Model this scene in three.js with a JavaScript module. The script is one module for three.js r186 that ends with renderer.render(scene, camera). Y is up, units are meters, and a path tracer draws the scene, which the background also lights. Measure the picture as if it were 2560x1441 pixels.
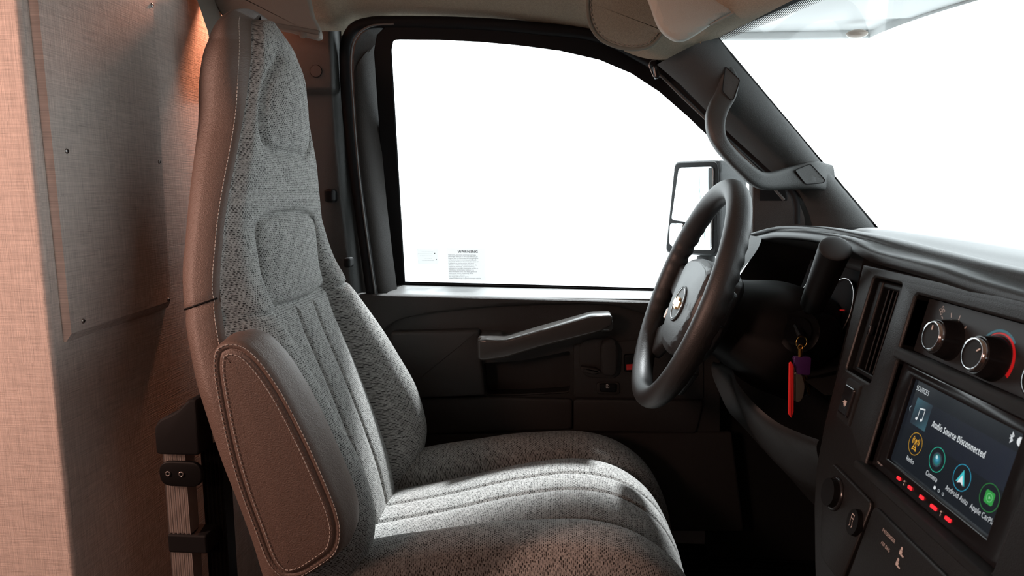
import * as THREE from 'three';
import { RoundedBoxGeometry } from 'three/addons/geometries/RoundedBoxGeometry.js';
import { mergeGeometries, toCreasedNormals } from 'three/addons/utils/BufferGeometryUtils.js';
import { RectAreaLightUniformsLib } from 'three/addons/lights/RectAreaLightUniformsLib.js';

// ---------------------------------------------------------------- camera, sky, sun, exposure
const scene = new THREE.Scene();
const FOCAL = 1650, YAW = 0.07296, PITCH = 0.13784, EYE = new THREE.Vector3(0, 0.9, 0);
const camera = new THREE.PerspectiveCamera(2 * Math.atan(720.5 / FOCAL) * 180 / Math.PI, 2560 / 1441, 0.02, 200);
camera.position.copy(EYE);
camera.rotation.order = 'YXZ';
camera.rotation.set(-PITCH, YAW, 0);
camera.focus = 1.0; camera.userData.fStop = 11;
camera.updateMatrixWorld();
const renderer = new THREE.WebGLRenderer({ antialias: true });
renderer.toneMapping = THREE.LinearToneMapping;
renderer.toneMappingExposure = 1.0;
renderer.shadowMap.enabled = true;
RectAreaLightUniformsLib.init();

scene.background = new THREE.Color(0.87, 0.97, 1.0);          // flat white overcast sky
scene.backgroundIntensity = 4.3;
const sun = new THREE.DirectionalLight(new THREE.Color(0.93, 0.98, 1.0), 11.5);   // sun veiled by thin cloud: soft and white
sun.position.set(1.45, 8.31, -7.03);
sun.target.position.set(-0.05, 0.45, -1.03);                              // elevation about 52 degrees from the driver side
sun.castShadow = true;
sun.shadow.radius = 9;
sun.shadow.mapSize.set(2048, 2048);
Object.assign(sun.shadow.camera, { left: -3, right: 3, top: 3, bottom: -3, near: 0.5, far: 20 });
scene.add(sun, sun.target);

// ---------------------------------------------------------------- helpers
const V = (x, y, z) => new THREE.Vector3(x, y, z);
const camR = V(1, 0, 0).applyQuaternion(camera.quaternion), camU = V(0, 1, 0).applyQuaternion(camera.quaternion), camF = V(0, 0, -1).applyQuaternion(camera.quaternion);
// measured points: where the sight line of a photographed point meets a plane of the cab
const ray = (px, py) => camF.clone().addScaledVector(camR, (px - 1280) / FOCAL).addScaledVector(camU, -(py - 720.5) / FOCAL);
const onZ = (px, py, z) => { const d = ray(px, py); return EYE.clone().addScaledVector(d, z / d.z); };
const onX = (px, py, x) => { const d = ray(px, py); return EYE.clone().addScaledVector(d, x / d.x); };
const onY = (px, py, y) => { const d = ray(px, py); return EYE.clone().addScaledVector(d, (y - EYE.y) / d.y); };
class Frame {                                            // a plane with its own axes; local() reads a point on it
  constructor(o, ex, ey) {
    this.o = o; this.ex = ex.clone().normalize(); this.ey = ey.clone().normalize(); this.ez = this.ex.clone().cross(this.ey).normalize();
    this.m = new THREE.Matrix4().makeBasis(this.ex, this.ey, this.ez).setPosition(o);
  }
  local(px, py, off = 0) {
    const d = ray(px, py), o = this.o.clone().addScaledVector(this.ez, off);
    const p = EYE.clone().addScaledVector(d, o.clone().sub(EYE).dot(this.ez) / d.dot(this.ez)).sub(o);
    return [p.dot(this.ex), p.dot(this.ey)];
  }
  at(u, v, n = 0) { return V(u, v, n).applyMatrix4(this.m); }
}
const clamp = (x, a = 0, b = 1) => Math.min(b, Math.max(a, x));
const smooth = (a, b, x) => { const t = clamp((x - a) / (b - a)); return t * t * (3 - 2 * t); };
const lerp = (a, b, t) => a + (b - a) * t;
function table(rows) {                                   // smooth curve through rows [[key, value], ...] in rising key order
  return (k) => {
    const n = rows.length;
    if (k <= rows[0][0]) return rows[0][1];
    if (k >= rows[n - 1][0]) return rows[n - 1][1];
    let i = 0; while (k > rows[i + 1][0]) i++;
    const [x0, y0] = rows[i], [x1, y1] = rows[i + 1], h = x1 - x0, t = (k - x0) / h, s = (y1 - y0) / h;
    const sl = (j) => (j < 0 || j >= n - 1 ? s : (rows[j + 1][1] - rows[j][1]) / (rows[j + 1][0] - rows[j][0]));
    const lim = (a, b) => (a * b <= 0 ? 0 : 2 * a * b / (a + b));
    const m0 = i === 0 ? s : lim(sl(i - 1), s), m1 = i === n - 2 ? s : lim(s, sl(i + 1));
    const t2 = t * t, t3 = t2 * t;
    return (2 * t3 - 3 * t2 + 1) * y0 + (t3 - 2 * t2 + t) * h * m0 + (-2 * t3 + 3 * t2) * y1 + (t3 - t2) * h * m1;
  };
}
let seed = 7;
const rnd = () => { seed = (seed * 1664525 + 1013904223) >>> 0; return seed / 4294967296; };
const used = {};
function numbered(name) { const n = (used[name] = (used[name] ?? -1) + 1); return n ? `${name}_${String(n).padStart(3, '0')}` : name; }
function thing(name, label, category, group, kind) {
  const g = new THREE.Group(); g.name = numbered(name); scene.add(g); g.userData = { label, category };
  if (group) g.userData.group = group;
  if (kind) g.userData.kind = kind;
  return g;
}
function part(name, geo, mat, parent, label, kind) {
  const m = new THREE.Mesh(geo, mat); m.name = name; parent.add(m);
  if (label) m.userData.label = label;
  if (kind) m.userData.kind = kind;
  return m;
}
const whole = (name, geo, mat, label, category, kind, group) => {
  const m = new THREE.Mesh(geo, mat); m.name = numbered(name); scene.add(m); m.userData = { label, category };
  if (kind) m.userData.kind = kind;
  if (group) m.userData.group = group;
  return m;
};
function surf(nu, nv, fn, uvfn) {                         // grid of points fn(i, j) with i, j in 0..1; uv in metres
  const pos = [], uv = [], idx = [];
  for (let j = 0; j <= nv; j++) for (let i = 0; i <= nu; i++) {
    const p = fn(i / nu, j / nv); pos.push(p.x, p.y, p.z);
    const q = uvfn ? uvfn(i / nu, j / nv, p) : null; uv.push(q ? q[0] : 0, q ? q[1] : 0);
  }
  if (!uvfn) {
    const at = (i, j) => V(...pos.slice(3 * (j * (nu + 1) + i), 3 * (j * (nu + 1) + i) + 3));
    const mj = nv >> 1, mi = nu >> 1, us = [0], vs = [0];
    for (let i = 1; i <= nu; i++) us.push(us[i - 1] + at(i, mj).distanceTo(at(i - 1, mj)));
    for (let j = 1; j <= nv; j++) vs.push(vs[j - 1] + at(mi, j).distanceTo(at(mi, j - 1)));
    for (let j = 0; j <= nv; j++) for (let i = 0; i <= nu; i++) { uv[2 * (j * (nu + 1) + i)] = us[i]; uv[2 * (j * (nu + 1) + i) + 1] = vs[j]; }
  }
  for (let j = 0; j < nv; j++) for (let i = 0; i < nu; i++) { const a = j * (nu + 1) + i, b = a + 1, c = a + nu + 1, d = c + 1; idx.push(a, b, d, a, d, c); }
  const g = new THREE.BufferGeometry();
  g.setAttribute('position', new THREE.Float32BufferAttribute(pos, 3)); g.setAttribute('uv', new THREE.Float32BufferAttribute(uv, 2)); g.setIndex(idx);
  g.computeVertexNormals();
  return g;
}
const poly = (pts, holes = []) => { const s = new THREE.Shape(pts.map(([x, y]) => new THREE.Vector2(x, y))); for (const h of holes) s.holes.push(new THREE.Path(h.map(([x, y]) => new THREE.Vector2(x, y)))); return s; };
function roundPoly(pts, r, n = 5) {                       // corners rounded
  const out = [], m = pts.length;
  for (let i = 0; i < m; i++) {
    const p = new THREE.Vector2(...pts[i]), a = new THREE.Vector2(...pts[(i + m - 1) % m]).sub(p), b = new THREE.Vector2(...pts[(i + 1) % m]).sub(p);
    const rr = Math.min(Array.isArray(r) ? r[i] : r, a.length() * 0.48, b.length() * 0.48), s = p.clone().addScaledVector(a.normalize(), rr), e = p.clone().addScaledVector(b.normalize(), rr);
    for (let k = 0; k <= n; k++) { const t = k / n, u = 1 - t; out.push([u * u * s.x + 2 * u * t * p.x + t * t * e.x, u * u * s.y + 2 * u * t * p.y + t * t * e.y]); }
  }
  return out;
}
const smoothClosed = (pts, n = 60) => new THREE.CatmullRomCurve3(pts.map(([x, y]) => V(x, y, 0)), true, 'centripetal').getSpacedPoints(n).slice(0, n).map((p) => [p.x, p.y]);
const smoothOpen = (pts, n = 40) => new THREE.CatmullRomCurve3(pts.map(([x, y]) => V(x, y, 0)), false, 'centripetal').getSpacedPoints(n).map((p) => [p.x, p.y]);
function slab(shape, depth, bevel = 0, seg = 3) {         // extruded to z in [0, depth] including its bevel
  const g = new THREE.ExtrudeGeometry(shape, { depth: Math.max(depth - 2 * bevel, 1e-4), bevelEnabled: bevel > 0, bevelThickness: bevel, bevelSize: bevel, bevelOffset: -bevel, bevelSegments: seg, curveSegments: 12 });
  g.translate(0, 0, bevel);
  return bevel > 0 ? toCreasedNormals(g, 0.7) : g;
}
const box = (x0, x1, y0, y1, z0, z1, r = 0) => {
  const g = r ? new RoundedBoxGeometry(x1 - x0, y1 - y0, z1 - z0, 3, r) : new THREE.BoxGeometry(x1 - x0, y1 - y0, z1 - z0);
  if (!r) { const p = g.attributes.position, n = g.attributes.normal, u = g.attributes.uv; for (let i = 0; i < p.count; i++) { const X = p.getX(i), Y = p.getY(i), Z = p.getZ(i); if (Math.abs(n.getX(i)) > 0.5) u.setXY(i, Z, Y); else if (Math.abs(n.getY(i)) > 0.5) u.setXY(i, X, Z); else u.setXY(i, X, Y); } }
  return g.translate((x0 + x1) / 2, (y0 + y1) / 2, (z0 + z1) / 2);
};
const tube = (pts, r, closed = false, seg = 64, rs = 8) => new THREE.TubeGeometry(new THREE.CatmullRomCurve3(pts, closed, 'centripetal'), seg, r, rs, closed);
const cyl = (a, b, r0, r1 = r0, n = 28) => { const d = b.clone().sub(a), g = new THREE.CylinderGeometry(r1, r0, d.length(), n); g.applyQuaternion(new THREE.Quaternion().setFromUnitVectors(V(0, 1, 0), d.clone().normalize())); return g.translate(...a.clone().add(b).multiplyScalar(0.5).toArray()); };
const clean = (g) => { const q = g.index ? g.toNonIndexed() : g; for (const k of Object.keys(q.attributes)) if (!['position', 'normal', 'uv'].includes(k)) q.deleteAttribute(k); return q; };
const merge = (list) => mergeGeometries(list.map(clean));
function stitches(pts, step = 0.0052, len = 0.0034, r = 0.00055) {   // thread dashes along a seam
  const c = new THREE.CatmullRomCurve3(pts, false, 'centripetal'), L = c.getLength(), out = [];
  for (let s = 0; s + len < L; s += step) { const a = c.getPointAt(s / L), b = c.getPointAt((s + len) / L); out.push(cyl(a, b, r, r, 5)); }
  return merge(out);
}

// ---------------------------------------------------------------- textures
function dataTex(w, h, fn, srgb = true, sizeX = 1, sizeY = sizeX) {
  const d = new Uint8Array(w * h * 4);
  for (let y = 0; y < h; y++) for (let x = 0; x < w; x++) { const c = fn(x, y), i = 4 * (y * w + x); if (typeof c === 'number') d[i] = d[i + 1] = d[i + 2] = clamp(c) * 255; else { d[i] = clamp(c[0]) * 255; d[i + 1] = clamp(c[1]) * 255; d[i + 2] = clamp(c[2]) * 255; } d[i + 3] = 255; }
  const t = new THREE.DataTexture(d, w, h); t.wrapS = t.wrapT = THREE.RepeatWrapping; t.magFilter = THREE.LinearFilter; t.minFilter = THREE.LinearMipmapLinearFilter; t.generateMipmaps = true;
  t.repeat.set(1 / sizeX, 1 / sizeY); if (srgb) t.colorSpace = THREE.SRGBColorSpace; t.needsUpdate = true;
  return t;
}
const hash = (x, y, s = 0) => { let h = (x * 374761393 + y * 668265263 + s * 974634777) | 0; h = Math.imul(h ^ (h >>> 13), 1274126177); return ((h ^ (h >>> 16)) >>> 0) / 4294967296; };
function vnoise(x, y, per, s) {                           // tileable value noise
  const x0 = Math.floor(x), y0 = Math.floor(y), fx = x - x0, fy = y - y0, u = fx * fx * (3 - 2 * fx), v = fy * fy * (3 - 2 * fy), w = (a) => ((a % per) + per) % per;
  return lerp(lerp(hash(w(x0), w(y0), s), hash(w(x0 + 1), w(y0), s), u), lerp(hash(w(x0), w(y0 + 1), s), hash(w(x0 + 1), w(y0 + 1), s), u), v);
}
const linenV = (x, y) => {
  const wx = vnoise(x / 2, y / 64, 512, 1) * 0.5 + vnoise(x / 3, y / 128, 512, 2) * 0.5, wy = vnoise(x / 64, y / 2, 512, 3) * 0.5 + vnoise(x / 128, y / 3, 512, 4) * 0.5;
  return wx + wy - 1;
};
const linenMap = dataTex(1024, 1024, (x, y) => {
  const n = linenV(x, y), m = vnoise(x / 32, y / 32, 32, 9) - 0.5, slub = Math.pow(vnoise(x / 48, y / 2, 512, 6), 6) + 0.6 * Math.pow(vnoise(x / 2, y / 48, 512, 8), 6);
  const g = 0.77 + n * 0.12 + m * 0.025 - slub * 0.1;
  return [g * 1.03, g * 0.985, g * 0.955];
}, true, 0.3);
const linenBump = dataTex(1024, 1024, (x, y) => 0.5 + linenV(x, y) * 0.7, false, 0.3);
const CELL = 32, CX = 32, CY = 32;
const weave = (x, y) => {
  const cy = Math.floor(y / CELL), ox = (cy % 2) * CELL / 2, cx = Math.floor(((x + ox) % (CELL * CX)) / CELL), fx = (((x + ox) % CELL) / CELL - 0.5), fy = ((y % CELL) / CELL - 0.5);
  const r = hash(cx, cy, 21), q = hash(cx, cy, 24), wob = (vnoise(x / 9, y / 9, 114, 35) - 0.5) * 0.5;
  const a = smooth(0.2 + 0.22 * q, 0.05 + 0.2 * q, Math.abs(fx + (r - 0.5) * 0.4 + wob * 0.4)) * smooth(0.36, 0.14, Math.abs(fy + fx * (0.1 + 0.4 * (r - 0.5)) + wob * 0.35 + (q - 0.5) * 0.15));
  return [a * (0.3 + 0.7 * hash(cx, cy, 22)), hash(cx, cy, 23)];
};
const fabricMap = dataTex(1024, 1024, (x, y) => {
  const [hole, r] = weave(x, y), th = vnoise(x / 3, y / 3, 342, 31) - 0.5, band = vnoise(x / 90, y / 40, 64, 33) - 0.5;
  const g = 0.7 + th * 0.3 + (r - 0.5) * 0.12 + band * 0.07 - hole * 0.55;
  return [g, g * 0.985, g * 0.965];
}, true, 0.124, 0.09);
const fabricBump = dataTex(1024, 1024, (x, y) => 0.75 - weave(x, y)[0] * 0.6 + (vnoise(x / 3, y / 3, 342, 31) - 0.5) * 0.2, false, 0.124, 0.09);
const leatherBump = dataTex(512, 512, (x, y) => 0.45 * vnoise(x / 5, y / 5, 102, 41) + 0.35 * vnoise(x / 9, y / 4, 128, 42) + 0.2 * vnoise(x / 22, y / 14, 64, 43), false, 0.09);
const plasticBump = dataTex(512, 512, (x, y) => 0.6 * vnoise(x / 4, y / 4, 128, 51) + 0.4 * vnoise(x / 8, y / 8, 64, 52), false, 0.045);
const feltMap = dataTex(512, 512, (x, y) => { const g = 0.9 + (vnoise(x / 2, y / 2, 256, 61) - 0.5) * 0.14 + (vnoise(x / 7, y / 7, 128, 62) - 0.5) * 0.08; return [g, g, g]; }, true, 0.12);
const feltBump = dataTex(512, 512, (x, y) => vnoise(x / 2, y / 2, 256, 61), false, 0.12);
function canvasTex(w, h, draw, srgb = true) { const c = document.createElement('canvas'); c.width = w; c.height = h; draw(c.getContext('2d'), w, h); const t = new THREE.CanvasTexture(c); if (srgb) t.colorSpace = THREE.SRGBColorSpace; t.anisotropy = 8; return t; }

// ---------------------------------------------------------------- materials
const mat = (r, g, b, rough = 0.6, extra = {}) => { const { metal = 0, ...e } = extra; return new THREE.MeshPhysicalMaterial({ color: new THREE.Color().setRGB(r, g, b), roughness: rough, metalness: metal, ...e }); };
const M = {
  linen: mat(1.0, 0.965, 0.94, 0.85, { map: linenMap, bumpMap: linenBump, bumpScale: 0.0004 }),
  fabric: mat(0.66, 0.67, 0.67, 0.95, { map: fabricMap, bumpMap: fabricBump, bumpScale: 0.0008, sheen: 0.2, sheenRoughness: 0.6 }),
  leather: mat(0.118, 0.083, 0.068, 0.55, { bumpMap: leatherBump, bumpScale: 0.0005 }),
  thread: mat(0.5, 0.46, 0.42, 0.8),
  felt: mat(0.35, 0.295, 0.22, 0.95, { map: feltMap, bumpMap: feltBump, bumpScale: 0.0006 }),
  visorFelt: mat(0.185, 0.187, 0.152, 0.9, { map: feltMap, bumpMap: feltBump, bumpScale: 0.0004 }),
  cream: mat(0.29, 0.29, 0.258, 0.75, { bumpMap: plasticBump, bumpScale: 0.0003 }),
  beigePlastic: mat(0.21, 0.185, 0.16, 0.6, { bumpMap: plasticBump, bumpScale: 0.0003 }),
  doorPlastic: mat(0.03672, 0.03264, 0.03009, 0.55, { specularIntensity: 0.6, bumpMap: plasticBump, bumpScale: 0.0004 }),
  doorSoft: mat(0.03468, 0.03162, 0.02958, 0.55, { specularIntensity: 0.5, bumpMap: plasticBump, bumpScale: 0.0005 }),
  sill: mat(0.077, 0.0759, 0.07425, 0.3, { bumpMap: plasticBump, bumpScale: 0.0003 }),
  handlePlastic: mat(0.0605, 0.0572, 0.0539, 0.22),
  pillar: mat(0.03, 0.0315, 0.0305, 0.5, { bumpMap: plasticBump, bumpScale: 0.0003 }),
  dash: mat(0.011, 0.0113, 0.0113, 0.4, { specularIntensity: 0.65, bumpMap: plasticBump, bumpScale: 0.00013 }),
  black: mat(0.0054, 0.0054, 0.0057, 0.5, { specularIntensity: 0.35 }),
  dial: mat(0.006, 0.006, 0.0065, 0.9, { specularIntensity: 0.1 }),
  gloss: mat(0.01, 0.01, 0.011, 0.18),
  rubber: mat(0.006, 0.006, 0.0066, 0.7, { specularIntensity: 0.4 }),
  sealGrey: mat(0.077, 0.07425, 0.0715, 0.4),
  wheel: mat(0.018, 0.018, 0.018, 0.5, { bumpMap: leatherBump, bumpScale: 0.00018 }),
  wheelHub: mat(0.021, 0.0216, 0.0222, 0.42, { bumpMap: plasticBump, bumpScale: 0.00014 }),
  chrome: mat(0.75, 0.75, 0.76, 0.12, { metal: 1 }),
  steel: mat(0.45, 0.44, 0.43, 0.35, { metal: 1 }),
  aluminium: mat(0.62, 0.58, 0.55, 0.4, { metal: 0.7 }),
  gold: mat(0.8, 0.62, 0.34, 0.35, { metal: 0.6 }),
  brass: mat(0.8, 0.5, 0.15, 0.25, { metal: 1 }),
  glass: mat(1, 1, 1, 0.02, { transmission: 1, thickness: 0, ior: 1.45 }),
  mirror: mat(0.92, 0.94, 0.95, 0.02, { metal: 1 }),
  mirrorShell: mat(0.03, 0.033, 0.0348, 0.45, { bumpMap: plasticBump, bumpScale: 0.0004 }),
  nose: mat(0.72, 0.74, 0.74, 0.4),
  amber: mat(0.4, 0.33, 0.28, 0.2),
  carpet: mat(0.02, 0.02, 0.02, 1, { map: feltMap }),
  concrete: mat(0.294, 0.301, 0.301, 0.9),
  coachWood: mat(0.11, 0.0605, 0.04125, 0.6),
  coachCeil: mat(0.1925, 0.165, 0.1485, 0.7),
  red: mat(0.75, 0.03, 0.03, 0.35),
  purple: mat(0.05, 0.014, 0.085, 0.4),
  fobGrey: mat(0.2, 0.2, 0.17, 0.5),
  fobWhite: mat(0.7, 0.68, 0.64, 0.5),
};

// ---------------------------------------------------------------- the setting: coach and cab shell
const XP = -0.638, ZC = -0.77;                                // face of the partition behind the seat, its aisle corner
const struct = (name, geo, m, label, category) => whole(name, geo, m, label, category, 'structure');
struct('ground', box(-30, 30, -0.9, -0.7, -30, 30), M.concrete, 'pale concrete yard outside the windows', 'ground');
struct('floor', box(-2.7, 1.0, -0.03, 0, -1.5, 0.75), M.carpet, 'dark carpeted cab and coach floor', 'floor');
struct('wall_rear', box(XP - 0.03, XP, 0, 1.98, -1.52, ZC - 0.006), M.linen, 'linen-textured grey partition wall behind the driver seat', 'wall');
struct('wall_aisle', merge([box(-2.7, XP - 0.006, 0, 1.98, ZC - 0.03, ZC), surf(10, 1, (i, j) => V(XP - 0.006 + 0.006 * Math.sin(i * Math.PI / 2), j * 1.98, ZC - 0.006 + 0.006 * Math.cos(i * Math.PI / 2)))]), M.linen, 'linen-textured aisle wall end lit by warm coach lamps', 'wall');
struct('wall_right', box(-2.7, 1.0, 0, 1.98, 0.75, 0.78), M.coachWood, 'warm wood-toned coach wall behind the viewer', 'wall');
struct('wall_back', box(-2.73, -2.7, 0, 1.98, -0.8, 0.75), M.coachWood, 'warm wood-toned wall at the back of the coach', 'wall');
struct('ceiling_coach', box(-2.7, 1.3, 1.98, 2.02, -1.7, 0.78), M.coachCeil, 'pale coach ceiling above the bunk', 'ceiling');
struct('wall_left', merge([box(XP, -0.40, 0, 1.9, -1.56, -1.5), box(-0.34, 0.7, 0, 0.12, -1.56, -1.5), box(0.5, 1.0, 0, 0.72, -1.56, -1.5)]), M.pillar, 'dark body side behind the door pillar trim', 'wall');
struct('wall_footwell', box(0.34, 0.86, 0, 0.7, -1.46, -1.4), M.carpet, 'dark carpeted side of the driver footwell', 'wall');
struct('wall_front', box(0.86, 0.9, 0, 0.78, -1.5, 0.75), M.carpet, 'carpeted firewall under the dashboard', 'wall');
struct('wall_cab_right', merge([box(0.1, 1.0, 0, 1.98, 0.42, 0.45)]), M.coachWood, 'closed trim wall on the passenger side of the cab', 'wall');

// headliner: rises from the door top edge towards the aisle
const hlEdge = table([[-0.72, 1.205], [-0.44, 1.222], [-0.4, 1.243], [-0.35, 1.246], [-0.16, 1.236], [0.0, 1.215], [0.08, 1.198], [0.15, 1.17], [0.2, 1.145], [0.245, 1.112], [0.4, 1.0]]);
const hlProfile = table([[0, 0], [0.06, 0.012], [0.15, 0.055], [0.3, 0.11], [0.5, 0.135], [1, 0.16]]);
{
  const g = surf(70, 40, (i, j) => {
    const x = lerp(-0.5, 0.245, i), z = lerp(-1.36, 0.42, Math.pow(j, 1.6)), r = clamp((z + 1.36) / 1.1);
    const e = hlEdge(x), roof = 1.39 - 0.12 * smooth(0.05, 0.3, x) * (1 - 0.3 * r);
    return V(x, Math.min(e + hlProfile(r) * 1.6, Math.max(roof, e)), z);
  });
  whole('ceiling_headliner', g, M.felt, 'beige felt cab headliner above the driver door', 'ceiling', 'structure');
}

// ---------------------------------------------------------------- warm lamps of the coach
function puckLamp(p, r, power, color, label, spot) {
  const t = thing('puck_lamp', label, 'lamp', 'warm coach ceiling lamps');
  part('rim', new THREE.TorusGeometry(r, 0.006, 8, 32).rotateX(Math.PI / 2).translate(p.x, p.y - 0.004, p.z), M.cream, t);
  part('lens_glow', new THREE.CylinderGeometry(r * 0.9, r * 0.9, 0.006, 28).translate(p.x, p.y - 0.003, p.z), new THREE.MeshStandardMaterial({ color: 0x555555, emissive: color, emissiveIntensity: 3, roughness: 0.5 }), t);
  const l = spot ? new THREE.SpotLight(color, power, 0, spot, 0.6) : new THREE.RectAreaLight(color, power, r * 1.7, r * 1.7);
  l.position.set(p.x, p.y - 0.012, p.z);
  if (spot) { l.target.position.set(p.x - 0.09, p.y - 0.32, p.z + 0.2); scene.add(l.target); l.castShadow = true; l.shadow.radius = 1; } else l.lookAt(p.x, p.y - 1, p.z);
  scene.add(l);
}
const WARM = new THREE.Color(1.0, 0.6, 0.475);
struct('wall_closet', box(-1.76, -1.72, 0, 1.98, -0.3, 0.75), M.coachWood, 'wood-toned closet front in the coach aisle', 'wall');
{
  const t = thing('wall_sconce', 'square warm frosted wall lamp on the closet front in the coach', 'lamp');
  part('back_plate', box(-1.72, -1.705, 1.1, 1.4, -0.29, 0.01), M.cream, t);
  part('lens_glow', box(-1.705, -1.692, 1.12, 1.38, -0.27, -0.01), new THREE.MeshStandardMaterial({ color: 0x555555, emissive: WARM, emissiveIntensity: 3, roughness: 0.5 }), t);
  const l = new THREE.RectAreaLight(WARM, 205, 0.26, 0.26); l.position.set(-1.686, 1.25, -0.14); l.lookAt(-0.686, 1.05, -0.6); scene.add(l);
}
{
  const t = thing('aisle_sconce', 'square warm frosted wall lamp on the coach side wall behind the viewer', 'lamp');
  part('back_plate', box(-0.95, -0.7, 1.1, 1.35, 0.735, 0.75), M.cream, t);
  part('lens_glow', box(-0.935, -0.715, 1.115, 1.335, 0.722, 0.735), new THREE.MeshStandardMaterial({ color: 0x555555, emissive: WARM, emissiveIntensity: 3, roughness: 0.5 }), t);
  const l = new THREE.RectAreaLight(WARM, 30, 0.22, 0.22); l.position.set(-0.825, 1.225, 0.716); l.lookAt(-0.825, 1.15, -1); scene.add(l);
}
puckLamp(V(-0.585, 1.37, -1.3), 0.03, 1.6, new THREE.Color(1.0, 0.36, 0.2), 'small warm puck lamp under the bunk above the partition', 0.75);

// ---------------------------------------------------------------- partition panel with screws
{
  const t = thing('wall_panel', 'linen-covered access board screwed to the partition wall', 'panel');
  const F = new Frame(V(XP, 0, 0), V(0, 0, -1), V(0, 1, 0));        // ex to the door, ez to the front
  const c = [[0.789, 0.714], [1.014, 0.722], [1.03, 1.42], [0.782, 1.42]];
  const bev = 0.011, H = 0.012;
  const inset = [[0.7895, 0.714 + bev], [1.014 - bev * 0.5, 0.722 + bev], [1.03 - bev * 0.5, 1.42], [0.7825, 1.42]];
  const P = [], UV = [];
  const tri = (...v) => v.forEach((q) => { P.push(...q); UV.push(q[0], q[1]); });
  const quad = (a, b, d, e) => { tri(a, b, d); tri(a, d, e); };
  const lo = c.map(([x, y]) => [x, y, 0.004]), hi = inset.map(([x, y]) => [x, y, H]), base = c.map(([x, y]) => [x, y, 0]);
  quad(...hi);
  const face = new THREE.BufferGeometry(); face.setAttribute('position', new THREE.Float32BufferAttribute(P.slice(), 3)); face.setAttribute('uv', new THREE.Float32BufferAttribute(UV.slice(), 2)); face.computeVertexNormals();
  part('board', face.applyMatrix4(F.m), M.linen, t);
  for (let k = 0; k < 4; k++) {
    P.length = 0; UV.length = 0; const n = (k + 1) % 4; quad(lo[k], lo[n], hi[n], hi[k]); quad(base[k], base[n], lo[n], lo[k]);
    const e = new THREE.BufferGeometry(); e.setAttribute('position', new THREE.Float32BufferAttribute(P.slice(), 3)); e.setAttribute('uv', new THREE.Float32BufferAttribute(UV.slice(), 2)); e.computeVertexNormals();
    part('edge_trim', e.applyMatrix4(F.m), M.linen, t);
  }
  for (const [px, py] of [[167, 378], [398, 405], [208, 803], [421, 750], [380, 13]]) {
    const q = onX(px, py, XP + H);
    const s = part('screw', new THREE.SphereGeometry(0.0034, 14, 8, 0, 7, 0, Math.PI / 2).scale(1, 0.5, 1).rotateZ(-Math.PI / 2).translate(q.x, q.y, q.z), M.steel, t, 'small steel screw');
    part('slot', merge([box(q.x + 0.0012, q.x + 0.002, q.y - 0.0018, q.y + 0.0018, q.z - 0.0004, q.z + 0.0004), box(q.x + 0.0012, q.x + 0.002, q.y - 0.0004, q.y + 0.0004, q.z - 0.0018, q.z + 0.0018)]), M.black, s);
  }
}

// ---------------------------------------------------------------- bunk ladder behind the seat
{
  const t = thing('bunk_ladder', 'folded ladder with ribbed aluminium rail and black plastic end cap behind the seat', 'ladder');
  const zr = -0.795, xr = -0.503;
  // ribs face the aisle
  const g = (() => { const w = 0.030, pr = []; for (let k = 0; k <= 30; k++) { const u = k / 30; pr.push([(u - 0.5) * w, 0.0016 * Math.cos(u * Math.PI * 10)]); } pr.push([w / 2, -0.02], [-w / 2, -0.02]); const s = slab(poly(pr), 0.57, 0); s.rotateX(Math.PI / 2); s.translate(0, 0.57, 0); const q = s.attributes.position; return s; })();
  g.scale(1, 1, -1).rotateY(Math.PI).scale(-1, 1, 1);
  g.translate(xr, 0.0, zr);
  part('rail', g, M.aluminium, t, 'ribbed aluminium rail');
  const g2 = g.clone(); g2.translate(0.034, 0, -0.03); part('rail', g2, M.black, t, 'dark rear rail');
  const cap = slab(poly(roundPoly([[-0.019, 0], [0.04, 0], [0.04, 0.075], [0.03, 0.075], [0.012, 0.058], [-0.012, 0.047], [-0.019, 0.036]], 0.006)), 0.036, 0.003); cap.translate(xr, 0.567, zr - 0.026);
  part('end_cap', cap, M.rubber, t, 'black plastic end cap');
  const br = slab(poly(roundPoly([[-0.018, 0], [0.04, 0], [0.04, 0.034], [-0.018, 0.034]], 0.016)), 0.006, 0.0015); br.translate(xr, 0.523, zr + 0.002);
  const bp = part('hinge_plate', br, M.black, t, 'black plate with two steel screws');
  for (const dx of [-0.0055, 0.0125]) part('screw', new THREE.TorusGeometry(0.0028, 0.0011, 8, 16).translate(xr + dx, 0.5405, zr + 0.0085), M.steel, bp);
  part('strap_band', box(xr - 0.0165, xr + 0.038, 0.427, 0.453, zr - 0.03, zr + 0.004, 0.003), M.rubber, t);
}

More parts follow.
